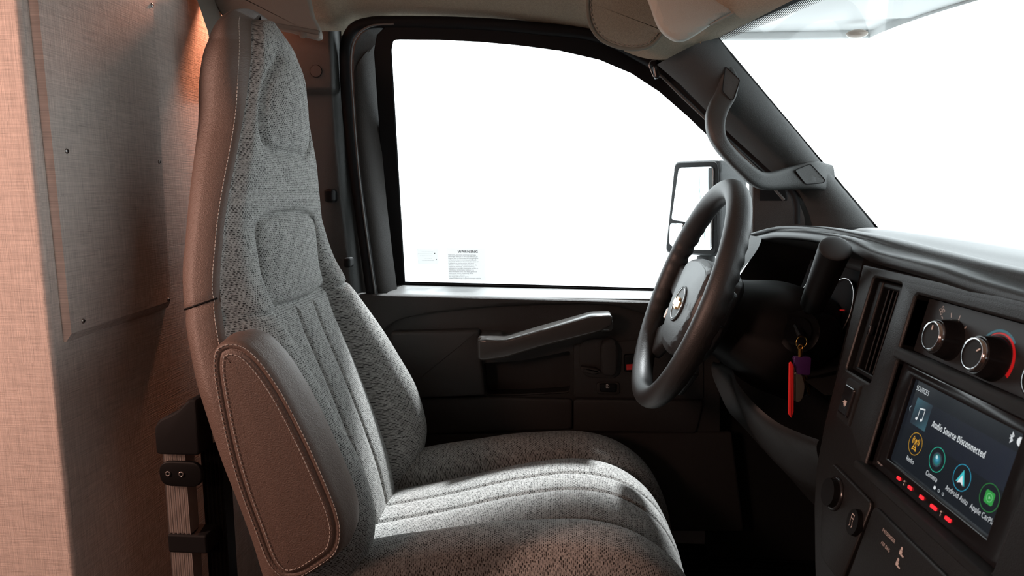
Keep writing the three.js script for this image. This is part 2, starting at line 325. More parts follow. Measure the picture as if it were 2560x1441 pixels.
// ---------------------------------------------------------------- door and its window
const BELT = 0.705, ZG = -1.44, TILT = 0.2;
const GF = new Frame(V(0, BELT, ZG), V(1, 0, 0), V(0, 1, TILT));      // the glass leans inwards; ez towards the cabin
const G2 = (l) => l.map(([x, y]) => GF.local(x, y));
const gp = G2([[1010, 707], [995, 450], [976, 125]]);
const glassTop = G2([[1000, 95], [1100, 96], [1200, 101], [1300, 110], [1400, 123], [1500, 146], [1580, 180], [1650, 226], [1720, 287], [1800, 364], [1880, 448], [1900, 470]]);
const glassOutline = [...roundPoly([gp[0], gp[1], gp[2]], 0.001, 1).slice(0, 0), gp[0], gp[1], gp[2], ...G2([[980, 101], [988, 96]]), ...glassTop, ...G2([[1895, 560], [1900, 731], [1640, 724], [1300, 714]])];
{
  const t = thing('window_1', 'driver door window glass with a printed warning sticker', 'window', null, 'structure');
  const lo = poly(glassOutline.map(([x, y]) => [x, y]));
  const gg = new THREE.ShapeGeometry(lo); gg.applyMatrix4(GF.m); part('pane', gg, M.glass, t);
  // sticker printed on clear film
  const a = GF.local(1120, 622), b = GF.local(1212, 698);
  const W = b[0] - a[0], Hh = a[1] - b[1];
  const lines = ['Operating, servicing and maintaining a', 'passenger vehicle or off-road vehicle can', 'expose you to chemicals including engine', 'exhaust, carbon monoxide, phthalates,', 'and lead, which are known to the State of', 'California to cause cancer and birth', 'defects or other reproductive harm. To', 'minimize exposure, avoid breathing', 'exhaust, do not idle the engine except as', 'necessary, service your vehicle in a', 'well-ventilated area and wear gloves or', 'wash your hands frequently when', 'servicing your vehicle.', 'For more information go to', 'www.P65Warnings.ca.gov/passenger-vehicle.'];
  const tex = canvasTex(1024, Math.round(1024 * Hh / W), (c, w, h) => {
    c.fillStyle = '#000'; c.fillRect(0, 0, w, h); c.fillStyle = '#fff'; c.textBaseline = 'alphabetic';
    c.font = 'bold 112px sans-serif'; const ww = c.measureText('WARNING').width; c.save(); c.translate(w * 0.27, h * 0.125); c.scale(w * 0.57 / ww, 0.85); c.fillText('WARNING', 0, 0); c.restore();
    c.font = '46px sans-serif'; const f = Math.min(1, w * 0.99 / c.measureText(lines[14]).width), lh = (h * 0.83) / 15;
    lines.forEach((s, k) => { c.save(); c.translate(0, h * 0.215 + k * lh); c.scale(f, 1); c.fillText(s, 0, 0); c.restore(); });
  }, false);
  const film = mat(0.85, 0.85, 0.85, 0.9, { transparent: true, opacity: 0.64 });
  part('sticker_film', new THREE.PlaneGeometry(W * 1.06, Hh * 1.06).translate(a[0] + W / 2, b[1] + Hh / 2, 0.0014).applyMatrix4(GF.m), film, t, 'milky sticker film');
  const pl = new THREE.PlaneGeometry(W, Hh).translate(a[0] + W / 2, b[1] + Hh / 2, 0.002).applyMatrix4(GF.m);
  part('warning_sticker', pl, mat(0.02, 0.02, 0.025, 0.8, { alphaMap: tex, transparent: true }), t, 'clear sticker printed with a warning notice');
  const a2 = GF.local(1044, 624), b2 = GF.local(1096, 660), W2 = b2[0] - a2[0], H2 = a2[1] - b2[1];
  const tex2 = canvasTex(512, Math.round(512 * H2 / W2), (c, w, h) => {
    c.fillStyle = '#000'; c.fillRect(0, 0, w, h); c.fillStyle = '#fff'; c.font = '34px sans-serif';
    const dash = (x0, x1, y) => { for (let x = x0; x < x1;) { const l = 8 + rnd() * 26; c.globalAlpha = 0.55; c.fillRect(x, y, l, 9); x += l + 9; } };
    [[0.2, 0.75, 0.14], [0.02, 0.72, 0.28], [0.1, 0.74, 0.42], [0.3, 0.7, 0.58], [0.2, 0.72, 0.74]].forEach(([p, q, y]) => dash(p * w, q * w, y * h));
    c.globalAlpha = 0.9; c.fillRect(0.83 * w, 0.22 * h, 22, 30); c.fillRect(0.9 * w, 0.64 * h, 18, 34);
  }, false);
  part('marking_film', new THREE.PlaneGeometry(W2 * 1.05, H2 * 1.1).translate(a2[0] + W2 / 2, b2[1] + H2 / 2, 0.0014).applyMatrix4(GF.m), film, t, 'milky marking film');
  part('glass_marking', new THREE.PlaneGeometry(W2, H2).translate(a2[0] + W2 / 2, b2[1] + H2 / 2, 0.002).applyMatrix4(GF.m), mat(0.02, 0.02, 0.02, 0.8, { alphaMap: tex2, transparent: true }), t, 'faint etched glass marking');
}
const ZD = -1.31;                                              // inner face of the door trim
{
  const t = thing('door_1', 'dark grey driver door with pull handle and switches', 'door', null, 'structure');
  const bx = (name, pts, z0, depth, bev, m, label, r = 0.006) => { const g = slab(poly(roundPoly(pts.map(([x, y]) => { const q = onZ(x, y, z0 + depth); return [q.x, q.y]; }), r)), depth, bev); g.translate(0, 0, z0); return part(name, g, m, t, label); };
  // window surround: black run channel in the plane of the glass
  const outer = G2([[985, 760], [960, 450], [938, 130], [945, 88], [975, 58], [1100, 52], [1250, 56], [1400, 72], [1500, 92], [1600, 128], [1680, 175], [1760, 240], [1850, 330], [1960, 460], [1975, 560], [1975, 775], [1640, 764], [1300, 756]]);
  const fr = slab(poly(outer, [glassOutline]), 0.012, 0.003); fr.translate(0, 0, 0.0005); fr.applyMatrix4(GF.m);
  part('window_channel', fr, M.rubber, t, 'black rubber window run channel');
  // door frame upright behind the window, seen edge-on
  const l1 = [[884, 180], [886, 230], [895, 360], [910, 500], [930, 640], [950, 770], [953, 840]], r1 = [[938, 110], [941, 200], [953, 360], [968, 520], [982, 640], [992, 716], [1000, 790]];
  const up = surf(14, 30, (i, j) => { const k = Math.min(5.999, j * 6), a = Math.floor(k), f = k - a; const L = onZ(lerp(l1[a][0], l1[a + 1][0], f), lerp(l1[a][1], l1[a + 1][1], f), -1.335), R = onZ(lerp(r1[a][0], r1[a + 1][0], f), lerp(r1[a][1], r1[a + 1][1], f), -1.37); const p = L.lerp(R, i); p.z += 0.012 * Math.sin(Math.PI * i); return p; });
  part('door_frame', up, M.doorPlastic, t, 'dark brown grey door frame upright');
  const arch = [[884, 180], [884, 140], [890, 108], [905, 84], [930, 70], [975, 62]].map(([x, y]) => onZ(x, y, -1.335)), arch2 = [[938, 110], [938, 112], [941, 104], [944, 98], [950, 90], [975, 84]].map(([x, y]) => onZ(x, y, -1.36));
  part('door_frame', surf(6, 20, (i, j) => { const k = Math.min(4.999, j * 5), a = Math.floor(k), f = k - a; return arch[a].clone().lerp(arch[a + 1], f).lerp(arch2[a].clone().lerp(arch2[a + 1], f), i); }), M.doorPlastic, t);
  // sill
  const sx0 = onZ(962, 745, ZD).x, sx1 = 0.52;
  part('window_sill', surf(60, 16, (i, j) => { const x = lerp(sx0, sx1, i), drop = -0.0145 * (x - sx0), a = j * Math.PI / 2; return V(x, BELT + 0.001 + drop - 0.006 * j * j, lerp(ZG + 0.012, ZD + 0.001, j)); }), M.sill, t, 'soft grey sill below the window');
  // upper trim panel, ending in a curved seam; lower panel slightly set back
  const q3 = (l, z) => l.map(([x, y]) => { const q = onZ(x, y, z); return [q.x, q.y]; });
  const seam = [[960, 830], [985, 806], [1040, 790], [1120, 778], [1250, 766], [1400, 761], [1520, 763], [1580, 776], [1630, 792], [1880, 800]];
  const upper = slab(poly([...[-0.42, -0.1, 0.2, 0.45].map((x) => [x, BELT - 0.0035 - 0.0145 * (x - sx0)]), ...smoothOpen(q3(seam, ZD), 40).reverse()]), 0.03, 0.006, 5); upper.translate(0, 0, ZD - 0.024);
  part('upper_trim', upper, M.doorSoft, t, 'soft upper door trim');
  const low = q3([[945, 740], [1800, 750], [1800, 1180], [945, 1180]], ZD - 0.012);
  const pocket = q3([[1205, 905], [1300, 900], [1400, 880], [1428, 872], [1428, 985], [1300, 992], [1212, 992]], ZD - 0.012);
  const lower = slab(poly(low, [roundPoly(pocket, 0.012)]), 0.012, 0.002); lower.translate(0, 0, ZD - 0.022);
  part('lower_trim', lower, M.doorPlastic, t, 'hard lower door trim');
  part('pocket_back', slab(poly(roundPoly(q3([[1190, 860], [1440, 860], [1440, 1000], [1190, 1000]], ZD - 0.012), 0.01)), 0.01, 0).translate(0, 0, ZD - 0.075), M.doorPlastic, t);
  const pk = roundPoly(pocket, 0.012);
  part('pocket_wall', surf(pk.length, 3, (i, j) => { const k = Math.round(i * pk.length) % pk.length; return V(pk[k][0], pk[k][1], ZD - 0.012 - 0.06 * j); }), M.doorPlastic, t);
  bx('armrest_ledge', [[975, 832], [1196, 826], [1204, 905], [1212, 990], [985, 1000]], ZD - 0.02, 0.035, 0.006, M.doorPlastic, 'padded armrest block');
  bx('lower_ledge', [[985, 1000], [1212, 994], [1430, 1000], [1430, 1075], [985, 1090]], ZD - 0.02, 0.022, 0.004, M.doorPlastic, null, 0.008);
  bx('lower_ledge', [[1434, 1000], [1760, 1005], [1740, 1085], [1434, 1080]], ZD - 0.02, 0.022, 0.004, M.doorPlastic, null, 0.008);
  bx('switch_panel', [[1434, 862], [1760, 840], [1760, 1000], [1434, 995]], ZD - 0.02, 0.014, 0.003, M.doorPlastic, null, 0.008);
  bx('kick_trim', [[985, 1086], [1830, 1082], [1860, 1330], [985, 1330]], ZD - 0.02, 0.016, 0.004, M.doorPlastic, null);
  // pull handle
  const hp = [[1195, 852], [1212, 848], [1262, 850], [1350, 826], [1478, 790], [1530, 788], [1532, 812], [1498, 832], [1350, 870], [1262, 897], [1205, 904], [1194, 898]];
  const hz = -1.225;
  const hg = slab(poly(roundPoly(q3(hp, hz), 0.006, 4)), 0.05, 0.005); hg.translate(0, 0, hz - 0.05);
  part('pull_handle', merge([hg, ...[[1196, 1256, 836, 896], [1490, 1530, 792, 826]].map(([a, b, c, d]) => { const p = onZ(a, c, -1.27), q = onZ(b, d, -1.27); return box(p.x, q.x, q.y, p.y, ZD - 0.01, hz - 0.02, 0.008); })]), M.handlePlastic, t, 'smooth grey diagonal pull handle');
  // release lever in its recess
  bx('lever_recess', [[1448, 862], [1470, 850], [1535, 848], [1556, 872], [1552, 935], [1535, 948], [1465, 944], [1447, 920]], ZD - 0.02, 0.017, 0.002, M.doorPlastic, 'recess around the release lever', 0.012);
  bx('release_lever', [[1508, 852], [1535, 850], [1546, 868], [1543, 935], [1530, 944], [1504, 940], [1501, 880]], ZD - 0.01, 0.03, 0.006, M.doorPlastic, 'door release lever', 0.01);
  bx('release_lever', [[1452, 918], [1490, 922], [1505, 932], [1480, 938], [1452, 930]], ZD - 0.01, 0.02, 0.003, M.doorPlastic, null, 0.003);
  bx('lock_switch', [[1560, 888], [1600, 886], [1600, 930], [1560, 932]], ZD - 0.012, 0.014, 0.003, M.black, 'black lock rocker');
  bx('lock_mark', [[1566, 912], [1592, 911], [1592, 925], [1566, 926]], ZD - 0.004, 0.008, 0.001, M.red, 'red lock mark', 0.001);
  bx('window_switch_bezel', [[1491, 957], [1550, 957], [1550, 988], [1491, 987]], ZD - 0.012, 0.012, 0.003, M.doorPlastic, null, 0.008);
  const sw = bx('window_switch', [[1499, 961], [1542, 961], [1541, 982], [1500, 981]], ZD - 0.006, 0.012, 0.002, M.black, 'black window switch with a window symbol', 0.004);
  const ic = canvasTex(128, 128, (c) => { c.fillStyle = '#000'; c.fillRect(0, 0, 128, 128); c.strokeStyle = '#fff'; c.lineWidth = 9; c.beginPath(); c.moveTo(26, 20); c.lineTo(66, 20); c.lineTo(102, 60); c.lineTo(102, 108); c.lineTo(26, 108); c.closePath(); c.moveTo(62, 20); c.lineTo(62, 108); c.stroke(); }, false);
  const ip = onZ(1519, 966, ZD + 0.0075);
  part('window_symbol', new THREE.PlaneGeometry(0.0095, 0.0105).translate(ip.x, ip.y, ip.z), mat(0.6, 0.55, 0.52, 0.7, { alphaMap: ic, transparent: true }), sw);
  // outer skin of the door below the belt
  part('outer_skin', box(-0.44, 0.72, 0.1, BELT - 0.01, -1.5, -1.46), M.nose, t, 'white painted outer skin');
  part('sail_panel', slab(poly(q3([[1878, 440], [1950, 440], [2040, 492], [2070, 560], [2070, 780], [1878, 780]], -1.4)), 0.03, 0.004).translate(0, 0, -1.42), M.doorPlastic, t, 'dark corner panel ahead of the window');
}

// ---------------------------------------------------------------- door opening seals and B pillar
{
  const t = thing('door_seal', 'black rubber weatherstrip around the driver door opening', 'seal', null, 'structure');
  const path = [[1640, 160], [1500, 92], [1350, 72], [1200, 60], [1000, 55], [925, 58], [885, 72], [866, 108], [864, 180], [872, 300], [888, 440], [905, 560], [922, 680], [936, 780], [950, 900]].map(([x, y]) => onZ(x, y, -1.325));
  part('bulb', tube(path, 0.0115, false, 120, 10), M.rubber, t);
  const lip = [[985, 60], [930, 64], [900, 80], [882, 110], [877, 160], [884, 280], [896, 420], [910, 540], [924, 640], [936, 720], [944, 780], [948, 835]].map(([x, y]) => onZ(x, y, -1.315));
  part('lip', tube(lip, 0.0022, false, 120, 6), M.sealGrey, t, 'thin grey bead along the seal');
}
{
  const t = thing('trim_1', 'dark grey moulded B pillar trim behind the seat', 'trim', null, 'structure');
  const R = [[853, 78], [855, 130], [860, 240], [870, 360], [884, 500], [900, 640], [915, 780], [928, 900], [940, 1100]];
  const L = [[700, 70], [700, 130], [700, 240], [700, 360], [710, 500], [730, 640], [760, 780], [800, 900], [800, 1100]];
  part('pillar_cover', surf(40, 90, (i, j) => {
    const k = Math.min(7.999, j * 8), a = Math.floor(k), f = k - a, px = lerp(lerp(L[a][0], L[a + 1][0], f), lerp(R[a][0], R[a + 1][0], f), i), py = lerp(R[a][1], R[a + 1][1], f);
    const upper = 1 - smooth(222, 240, py);
    const z = -1.335 + 0.028 * smooth(1.0, 0.8, i) + upper * 0.018 * smooth(0.98, 0.85, i);
    return onZ(px, py, z);
  }), M.pillar, t);
  const c = onZ(790, 178, -1.288);
  part('plug', new THREE.TorusGeometry(0.0115, 0.0007, 6, 32).translate(c.x, c.y, c.z), M.rubber, t, 'round screw plug');
  part('plug', new THREE.CylinderGeometry(0.011, 0.011, 0.003, 28).rotateX(Math.PI / 2).translate(c.x, c.y, c.z), M.pillar, t);
  const k1 = onZ(828, 490, -1.3), k2 = onZ(872, 656, -1.3);
  part('belt_guide', new RoundedBoxGeometry(0.02, 0.026, 0.03, 3, 0.006).translate(k1.x, k1.y, k1.z), M.black, t);
  part('adjuster_knob', new RoundedBoxGeometry(0.014, 0.02, 0.03, 3, 0.005).translate(k2.x, k2.y, k2.z), M.black, t);
}
{
  const t = thing('trim_2', 'beige plastic overhead trim above the seat with a push pin', 'trim', null, 'structure');
  const z0 = -1.19;
  const e = [[500, -60], [556, 44], [640, 62], [720, 78], [790, 98], [800, 92], [797, 72], [780, 40], [757, -60]].map(([x, y]) => { const q = onZ(x, y, z0); return [q.x, q.y]; });
  part('board', slab(poly(roundPoly(e, 0.006)), 0.02, 0.004).translate(0, 0, z0 - 0.02), M.beigePlastic, t);
  const lip = [[575, 44], [640, 56], [720, 68], [798, 82]].map(([x, y]) => onZ(x, y, z0 + 0.001));
  part('lip', tube(lip, 0.004, false, 30, 8), M.beigePlastic, t);
  const p = onZ(757, 86, z0);
  part('push_pin', new THREE.SphereGeometry(0.007, 18, 10).scale(1, 1, 0.5).translate(p.x, p.y, p.z), M.beigePlastic, t, 'round push pin');
  // curved post between the partition and the board
  const A = [[478, -40], [500, 20], [520, 80], [530, 140], [535, 260]], B = [[530, -40], [556, 44], [562, 80], [566, 140], [570, 260]];
  part('corner_post', surf(12, 24, (i, j) => { const k = Math.min(3.999, j * 4), a = Math.floor(k), f = k - a; const p = onZ(lerp(A[a][0], A[a + 1][0], f), lerp(A[a][1], A[a + 1][1], f), -1.12).lerp(onZ(lerp(B[a][0], B[a + 1][0], f), lerp(B[a][1], B[a + 1][1], f), -1.2), i); p.z += 0.01 * Math.sin(Math.PI * i); return p; }), M.beigePlastic, t);
}
{
  const t = thing('headliner_cap', 'small white screw cap on the headliner edge above the window', 'cap');
  const p = onZ(1202, 66, -1.33);
  part('cap', new THREE.SphereGeometry(0.012, 20, 10).scale(1, 0.35, 0.8).translate(p.x, p.y, p.z), M.cream, t);
  part('screw', new THREE.SphereGeometry(0.0042, 14, 8).translate(p.x + 0.001, p.y - 0.004, p.z + 0.003), M.steel, t);
}

// ---------------------------------------------------------------- driver seat
const ZS = -1.0;
{
  const seat = thing('driver_seat', 'high-back driver seat in grey woven fabric with leather sides', 'seat');
  const w = table([[0.3, 0.235], [0.38, 0.25], [0.45, 0.256], [0.55, 0.256], [0.65, 0.243], [0.715, 0.222], [0.78, 0.197], [0.835, 0.177], [0.9, 0.156], [0.95, 0.137], [1.025, 0.107], [1.085, 0.086], [1.125, 0.062], [1.145, 0.04], [1.155, 0.022], [1.16, 0.008]]);
  const xi = table([[0.3, -0.265], [0.38, -0.282], [0.444, -0.295], [0.511, -0.315], [0.61, -0.35], [0.726, -0.393], [0.8, -0.408], [0.873, -0.411], [0.968, -0.406], [1.074, -0.403], [1.12, -0.41], [1.16, -0.43]]);
  const bol = table([[0.3, 0.0], [0.362, 0.005], [0.418, 0.046], [0.481, 0.068], [0.536, 0.072], [0.606, 0.062], [0.69, 0.047], [0.745, 0.03], [0.8, 0.012], [0.86, 0]]);
  const xe = (y) => { const e = lerp(-0.025, -0.012, smooth(0.7, 0.9, y)); return xi(y) + e + bol(y) * 0.35; };
  const grooves = [];                                   // [polyline of (dz, y), depth, width]
  const line = (pts, depth = 0.006, width = 0.0035) => grooves.push([pts, depth, width]);
  line(smoothOpen([[0.12, 0.742], [0.112, 0.79], [0.112, 0.845], [0.1, 0.865], [0.05, 0.874], [-0.05, 0.874], [-0.1, 0.865], [-0.112, 0.845], [-0.112, 0.79], [-0.12, 0.742]], 60), 0.008, 0.004);
  line(smoothOpen([[0.12, 0.745], [0.05, 0.74], [-0.05, 0.74], [-0.12, 0.745]], 20), 0.009, 0.005);
  line([[0.12, 0.742], [0.21, 0.748]], 0.006, 0.003); line([[-0.12, 0.742], [-0.21, 0.748]], 0.006, 0.003);
  for (const s of [1, -1]) { line([[0.034 * s, 0.74], [0.033 * s, 0.34]], 0.006, 0.0035); line(smoothOpen([[0.12 * s, 0.742], [0.118 * s, 0.6], [0.115 * s, 0.45], [0.11 * s, 0.34]], 20), 0.009, 0.005); }
  line(smoothOpen([[0.03, 1.1], [0.065, 1.07], [0.085, 1.02], [0.088, 0.99], [0.07, 0.968], [0, 0.966], [-0.07, 0.968], [-0.088, 0.99], [-0.085, 1.02], [-0.065, 1.07], [-0.03, 1.1]], 50), 0.007, 0.006);
  const segD = (px, py, a, b) => { const vx = b[0] - a[0], vy = b[1] - a[1], t = clamp(((px - a[0]) * vx + (py - a[1]) * vy) / (vx * vx + vy * vy)); return Math.hypot(px - a[0] - t * vx, py - a[1] - t * vy); };
  const groove = (dz, y) => {
    let d = 0;
    for (const [pts, dep, wd] of grooves) { let m = 1; for (let k = 0; k + 1 < pts.length; k++) { const a = pts[k], b = pts[k + 1]; if (Math.min(a[1], b[1]) - 0.02 > y || Math.max(a[1], b[1]) + 0.02 < y) continue; m = Math.min(m, segD(dz, y, a, b)); } d = Math.max(d, dep * Math.exp(-((m / wd) ** 2)) + dep * 0.5 * Math.exp(-((m / (wd * 4)) ** 2))); }
    return d;
  };
  const frontX = (dz, y) => {
    const W = w(y), a = Math.abs(dz), wi = Math.min(0.118, W * 0.62), r = clamp(a / W), q = clamp((a - wi) / (W - wi));
    let x = xi(y);
    x += bol(y) * (Math.sin(Math.PI * Math.pow(q, 0.72)) * (1 - q) + Math.sin(Math.PI * q) * q * 0.9 + q * q * 0.35);
    x += (xe(y) - xi(y) - bol(y) * 0.35) * r * r;
    x -= 0.012 * Math.pow(smooth(0.82, 1, r), 2);
    // pillows between the seams
    if (y > 0.742 && y < 0.876 && a < 0.115) x += 0.008 * Math.sin(Math.PI * (y - 0.742) / 0.134) * Math.cos(Math.PI / 2 * a / 0.115);
    if (y > 0.966 && y < 1.11 && a < 0.088) x += 0.01 * Math.sin(Math.PI * (y - 0.966) / 0.144) * Math.cos(Math.PI / 2 * a / 0.088);
    return x;
  };
  const yTop = 1.158, yBot = 0.335;
  const rowY = (j) => lerp(yBot, yTop, 1 - Math.pow(1 - j, 1.25));
  part('backrest_cover', surf(190, 300, (i, j) => { const y = rowY(j), s = i * 2 - 1, dz = s * w(y); return V(frontX(dz, y) - groove(dz, y), y, ZS + dz); }, (i, j, p) => [p.z, p.y * 1.06]), M.fabric, seat, 'grey woven fabric backrest with stitched panels');
  // leather shell: near seam, side, rear, far side
  const prof = [[0, 0.985], [0.08, 1.035], [0.22, 1.075], [0.42, 1.09], [0.62, 1.07], [0.8, 1.02], [0.93, 0.92], [1.0, 0.75], [1.02, 0.4], [1.025, 0]];
  const pc = new THREE.CatmullRomCurve3(prof.map(([a, b]) => V(a, b, 0)), false, 'centripetal');
  const pr = pc.getSpacedPoints(60);
  const xr = table([[0.3, -0.36], [0.445, -0.39], [0.529, -0.415], [0.583, -0.433], [0.632, -0.45], [0.69, -0.47], [0.764, -0.491], [0.82, -0.499], [1.027, -0.5], [1.09, -0.492], [1.13, -0.478], [1.158, -0.462], [1.168, -0.45]]);
  const wTop = (y) => w(Math.min(y, 1.11)) + 0.011 + 0.027 * smooth(0.98, 1.12, y);
  const wl = (y) => (y < 1.11 ? wTop(y) : wTop(1.11) * Math.sqrt(Math.max(0, 1 - ((y - 1.11) / 0.0605) ** 2)));
  const shell = (p, y) => {                                // p: 0 near seam .. 1 middle of the rear
    const k = clamp(p) * 60, a = Math.min(59, Math.floor(k)), f = k - a, u = lerp(pr[a].x, pr[a + 1].x, f), v = lerp(pr[a].y, pr[a + 1].y, f);
    const yf = Math.min(y, 1.158), up = smooth(1.157, 1.1705, y), xf = lerp(frontX(w(yf), yf), -0.45, up);
    const W0 = y < 1.158 ? w(y) : w(1.158) * Math.max(0, 1 - (y - 1.158) / 0.0125), W1 = wl(y);
    const seamDip = 0.003 * Math.exp(-(((y - 0.772 + 0.025 * u) / 0.006) ** 2));
    const d = u < 0.45 ? lerp(Math.min(W0, W1 + 0.02), W1, Math.sin(Math.PI / 2 * Math.pow(u / 0.45, 0.6))) : W1 * Math.min(1, v / 1.088);
    return [lerp(xf, xr(y), u), Math.max(0, d - (u < 0.95 ? seamDip : 0))];
  };
  const lY = (j) => lerp(0.335, 1.1705, 1 - Math.pow(1 - j, 1.4));
  for (const s of [1, -1]) part('side_panel', surf(60, 240, (i, j) => { const y = lY(j), [x, d] = shell(i, y); return V(x, y, ZS + s * d); }), M.leather, seat, 'smooth taupe leather side panel');
  part('stitching', stitches(Array.from({ length: 90 }, (_, k) => { const y = lerp(0.5, 1.15, k / 89), [x, d] = shell(0.06, y); return V(x, y, ZS + d + 0.0006); })), M.thread, seat, 'pale thread along the seam', 'stuff');
  part('stitching', stitches(Array.from({ length: 60 }, (_, k) => { const y = lerp(0.45, 1.12, k / 59), [x, d] = shell(0.6, y); return V(x, y, ZS + d + 0.0003); }), 0.006, 0.0045, 0.0005), M.leather, seat, 'tonal thread along the rear seam', 'stuff');
  part('seam', tube(Array.from({ length: 30 }, (_, k) => { const p = lerp(0.03, 0.62, k / 29), y = 0.772 - 0.022 * k / 29, [x, d] = shell(p, y); return V(x, y, ZS + d + 0.0002); }), 0.0013, false, 60, 6), M.black, seat, 'cross seam of the side panel');
  // cushion
  const cp = new THREE.CatmullRomCurve3([[-0.34, 0.372], [-0.29, 0.382], [-0.18, 0.407], [-0.06, 0.438], [0.035, 0.4505], [0.1, 0.438], [0.15, 0.404], [0.178, 0.36], [0.194, 0.31], [0.201, 0.25], [0.2, 0.19]].map(([x, y]) => V(x, y, 0)), false, 'centripetal');
  const CN = 200, cpts = cp.getSpacedPoints(CN), ctan = cpts.map((_, k) => cp.getTangentAt(k / CN));
  const bh = table([[-0.34, 0.04], [-0.23, 0.04], [-0.1, 0.03], [0.0, 0.018], [0.1, 0.014], [0.2, 0.012]]);
  const CW = 0.258, CI = 0.118;
  part('cushion', surf(220, CN, (i, j) => {
    const k = Math.round(j * CN), c = cpts[k], t = ctan[k], n = V(-t.y, t.x, 0); let s = (i * 2 - 1) * 1.35;
    const over = Math.max(0, Math.abs(s) - 1), sg = Math.sign(s); s = clamp(s, -1, 1);
    const dz = s * CW, a = Math.abs(dz), q = clamp((a - CI) / (CW - CI));
    let h = bh(c.x) * Math.sin(Math.PI * Math.pow(clamp(q / 0.9), 0.75)) - 0.055 * Math.pow(smooth(0.5, 1, q), 2) * 1.0 + 0.006 * Math.cos(Math.PI / 2 * clamp(a / CI));
    let d = 0; const gr = (m, dep, wd) => { d = Math.max(d, dep * Math.exp(-((m / wd) ** 2)) + 0.45 * dep * Math.exp(-((m / (wd * 4)) ** 2))); };
    gr(a - 0.03, 0.005, 0.003); gr(a - CI, 0.012, 0.006);
    h -= d;
    const p = V(c.x + n.x * h, c.y + n.y * h, ZS + dz + sg * over * 0.02 * (over < 0.1 ? over / 0.1 : 1));
    if (over > 0) p.y = Math.max(0.17, p.y - over * 0.7);
    return p;
  }, (i, j, p) => [p.z + (Math.abs(i * 2 - 1) > 0.74 ? p.y : 0), j * 0.8]), M.fabric, seat, 'grey woven fabric cushion with stitched channels');
  part('pedestal', merge([box(-0.36, 0.15, 0.12, 0.3, ZS - 0.21, ZS + 0.21, 0.02), box(-0.3, 0.1, 0, 0.13, ZS - 0.18, ZS + 0.18, 0.01)]), M.black, seat, 'black seat pedestal');
  // folded-up armrest
  const arm = new THREE.Group(); arm.name = 'armrest'; arm.userData.label = 'leather armrest folded up beside the backrest'; seat.add(arm);
  const zA = -0.695;
  const near = [[522, 905], [532, 868], [565, 851], [608, 858], [648, 890], [700, 960], [760, 1070], [815, 1190], [852, 1285], [860, 1340], [845, 1392], [800, 1428], [748, 1456], [704, 1456], [666, 1424], [626, 1330], [575, 1185], [535, 1010]].map(([x, y]) => { const q = onZ(x, y, zA); return [q.x, q.y]; });
  const ol = smoothClosed(near, 110);
  const cx = ol.reduce((s, p) => s + p[0], 0) / ol.length, cy = ol.reduce((s, p) => s + p[1], 0) / ol.length;
  const scaleP = (k, d) => { const p = ol[k % ol.length], nx = ol[(k + 1) % ol.length], pv = ol[(k + ol.length - 1) % ol.length]; let tx = nx[0] - pv[0], ty = nx[1] - pv[1]; const l = Math.hypot(tx, ty); return [p[0] - d * ty / l * SG, p[1] + d * tx / l * SG]; };
  let SG = 1; { const p = scaleP(0, 0.01); if (Math.hypot(p[0] - cx, p[1] - cy) > Math.hypot(ol[0][0] - cx, ol[0][1] - cy)) SG = -1; }
  // profile: inward distance d, depth back from the near face
  const ap = [[0.03, 0.0, 1], [0.017, -0.0005], [0.0125, -0.0015], [0.0108, -0.0035], [0.009, -0.002], [0.006, -0.0018], [0.002, -0.006], [0, -0.016], [-0.003, -0.035], [-0.001, -0.055], [0.008, -0.066], [0.025, -0.07]];
  part('cover', surf(ol.length, (ap.length - 1) * 2, (i, j) => { const k = Math.round(i * ol.length), f = j * (ap.length - 1), a = Math.min(ap.length - 2, Math.floor(f)), t = f - a; const [x, y] = scaleP(k, lerp(ap[a][0], ap[a + 1][0], t)); return V(x, y, zA + lerp(ap[a][1], ap[a + 1][1], t)); }), M.leather, arm, 'taupe leather cover');
  const inner = Array.from({ length: ol.length }, (_, k) => scaleP(k, 0.0299));
  part('face_panel', surf(ol.length, 12, (i, j) => { const k = Math.round(i * ol.length) % ol.length; return V(lerp(cx, inner[k][0], j), lerp(cy, inner[k][1], j), zA + 0.001 * (1 - j * j)); }, (i, j, p) => [p.x, p.y]), M.leather, arm);
  for (const d of [0.0165, 0.0055]) part('stitching', stitches(Array.from({ length: ol.length + 1 }, (_, k) => V(...scaleP(k, d), zA + 0.0004 - (d < 0.01 ? 0.0018 : 0))), 0.0052, 0.0034, 0.0005), M.thread, arm, 'pale thread around the armrest', 'stuff');
}

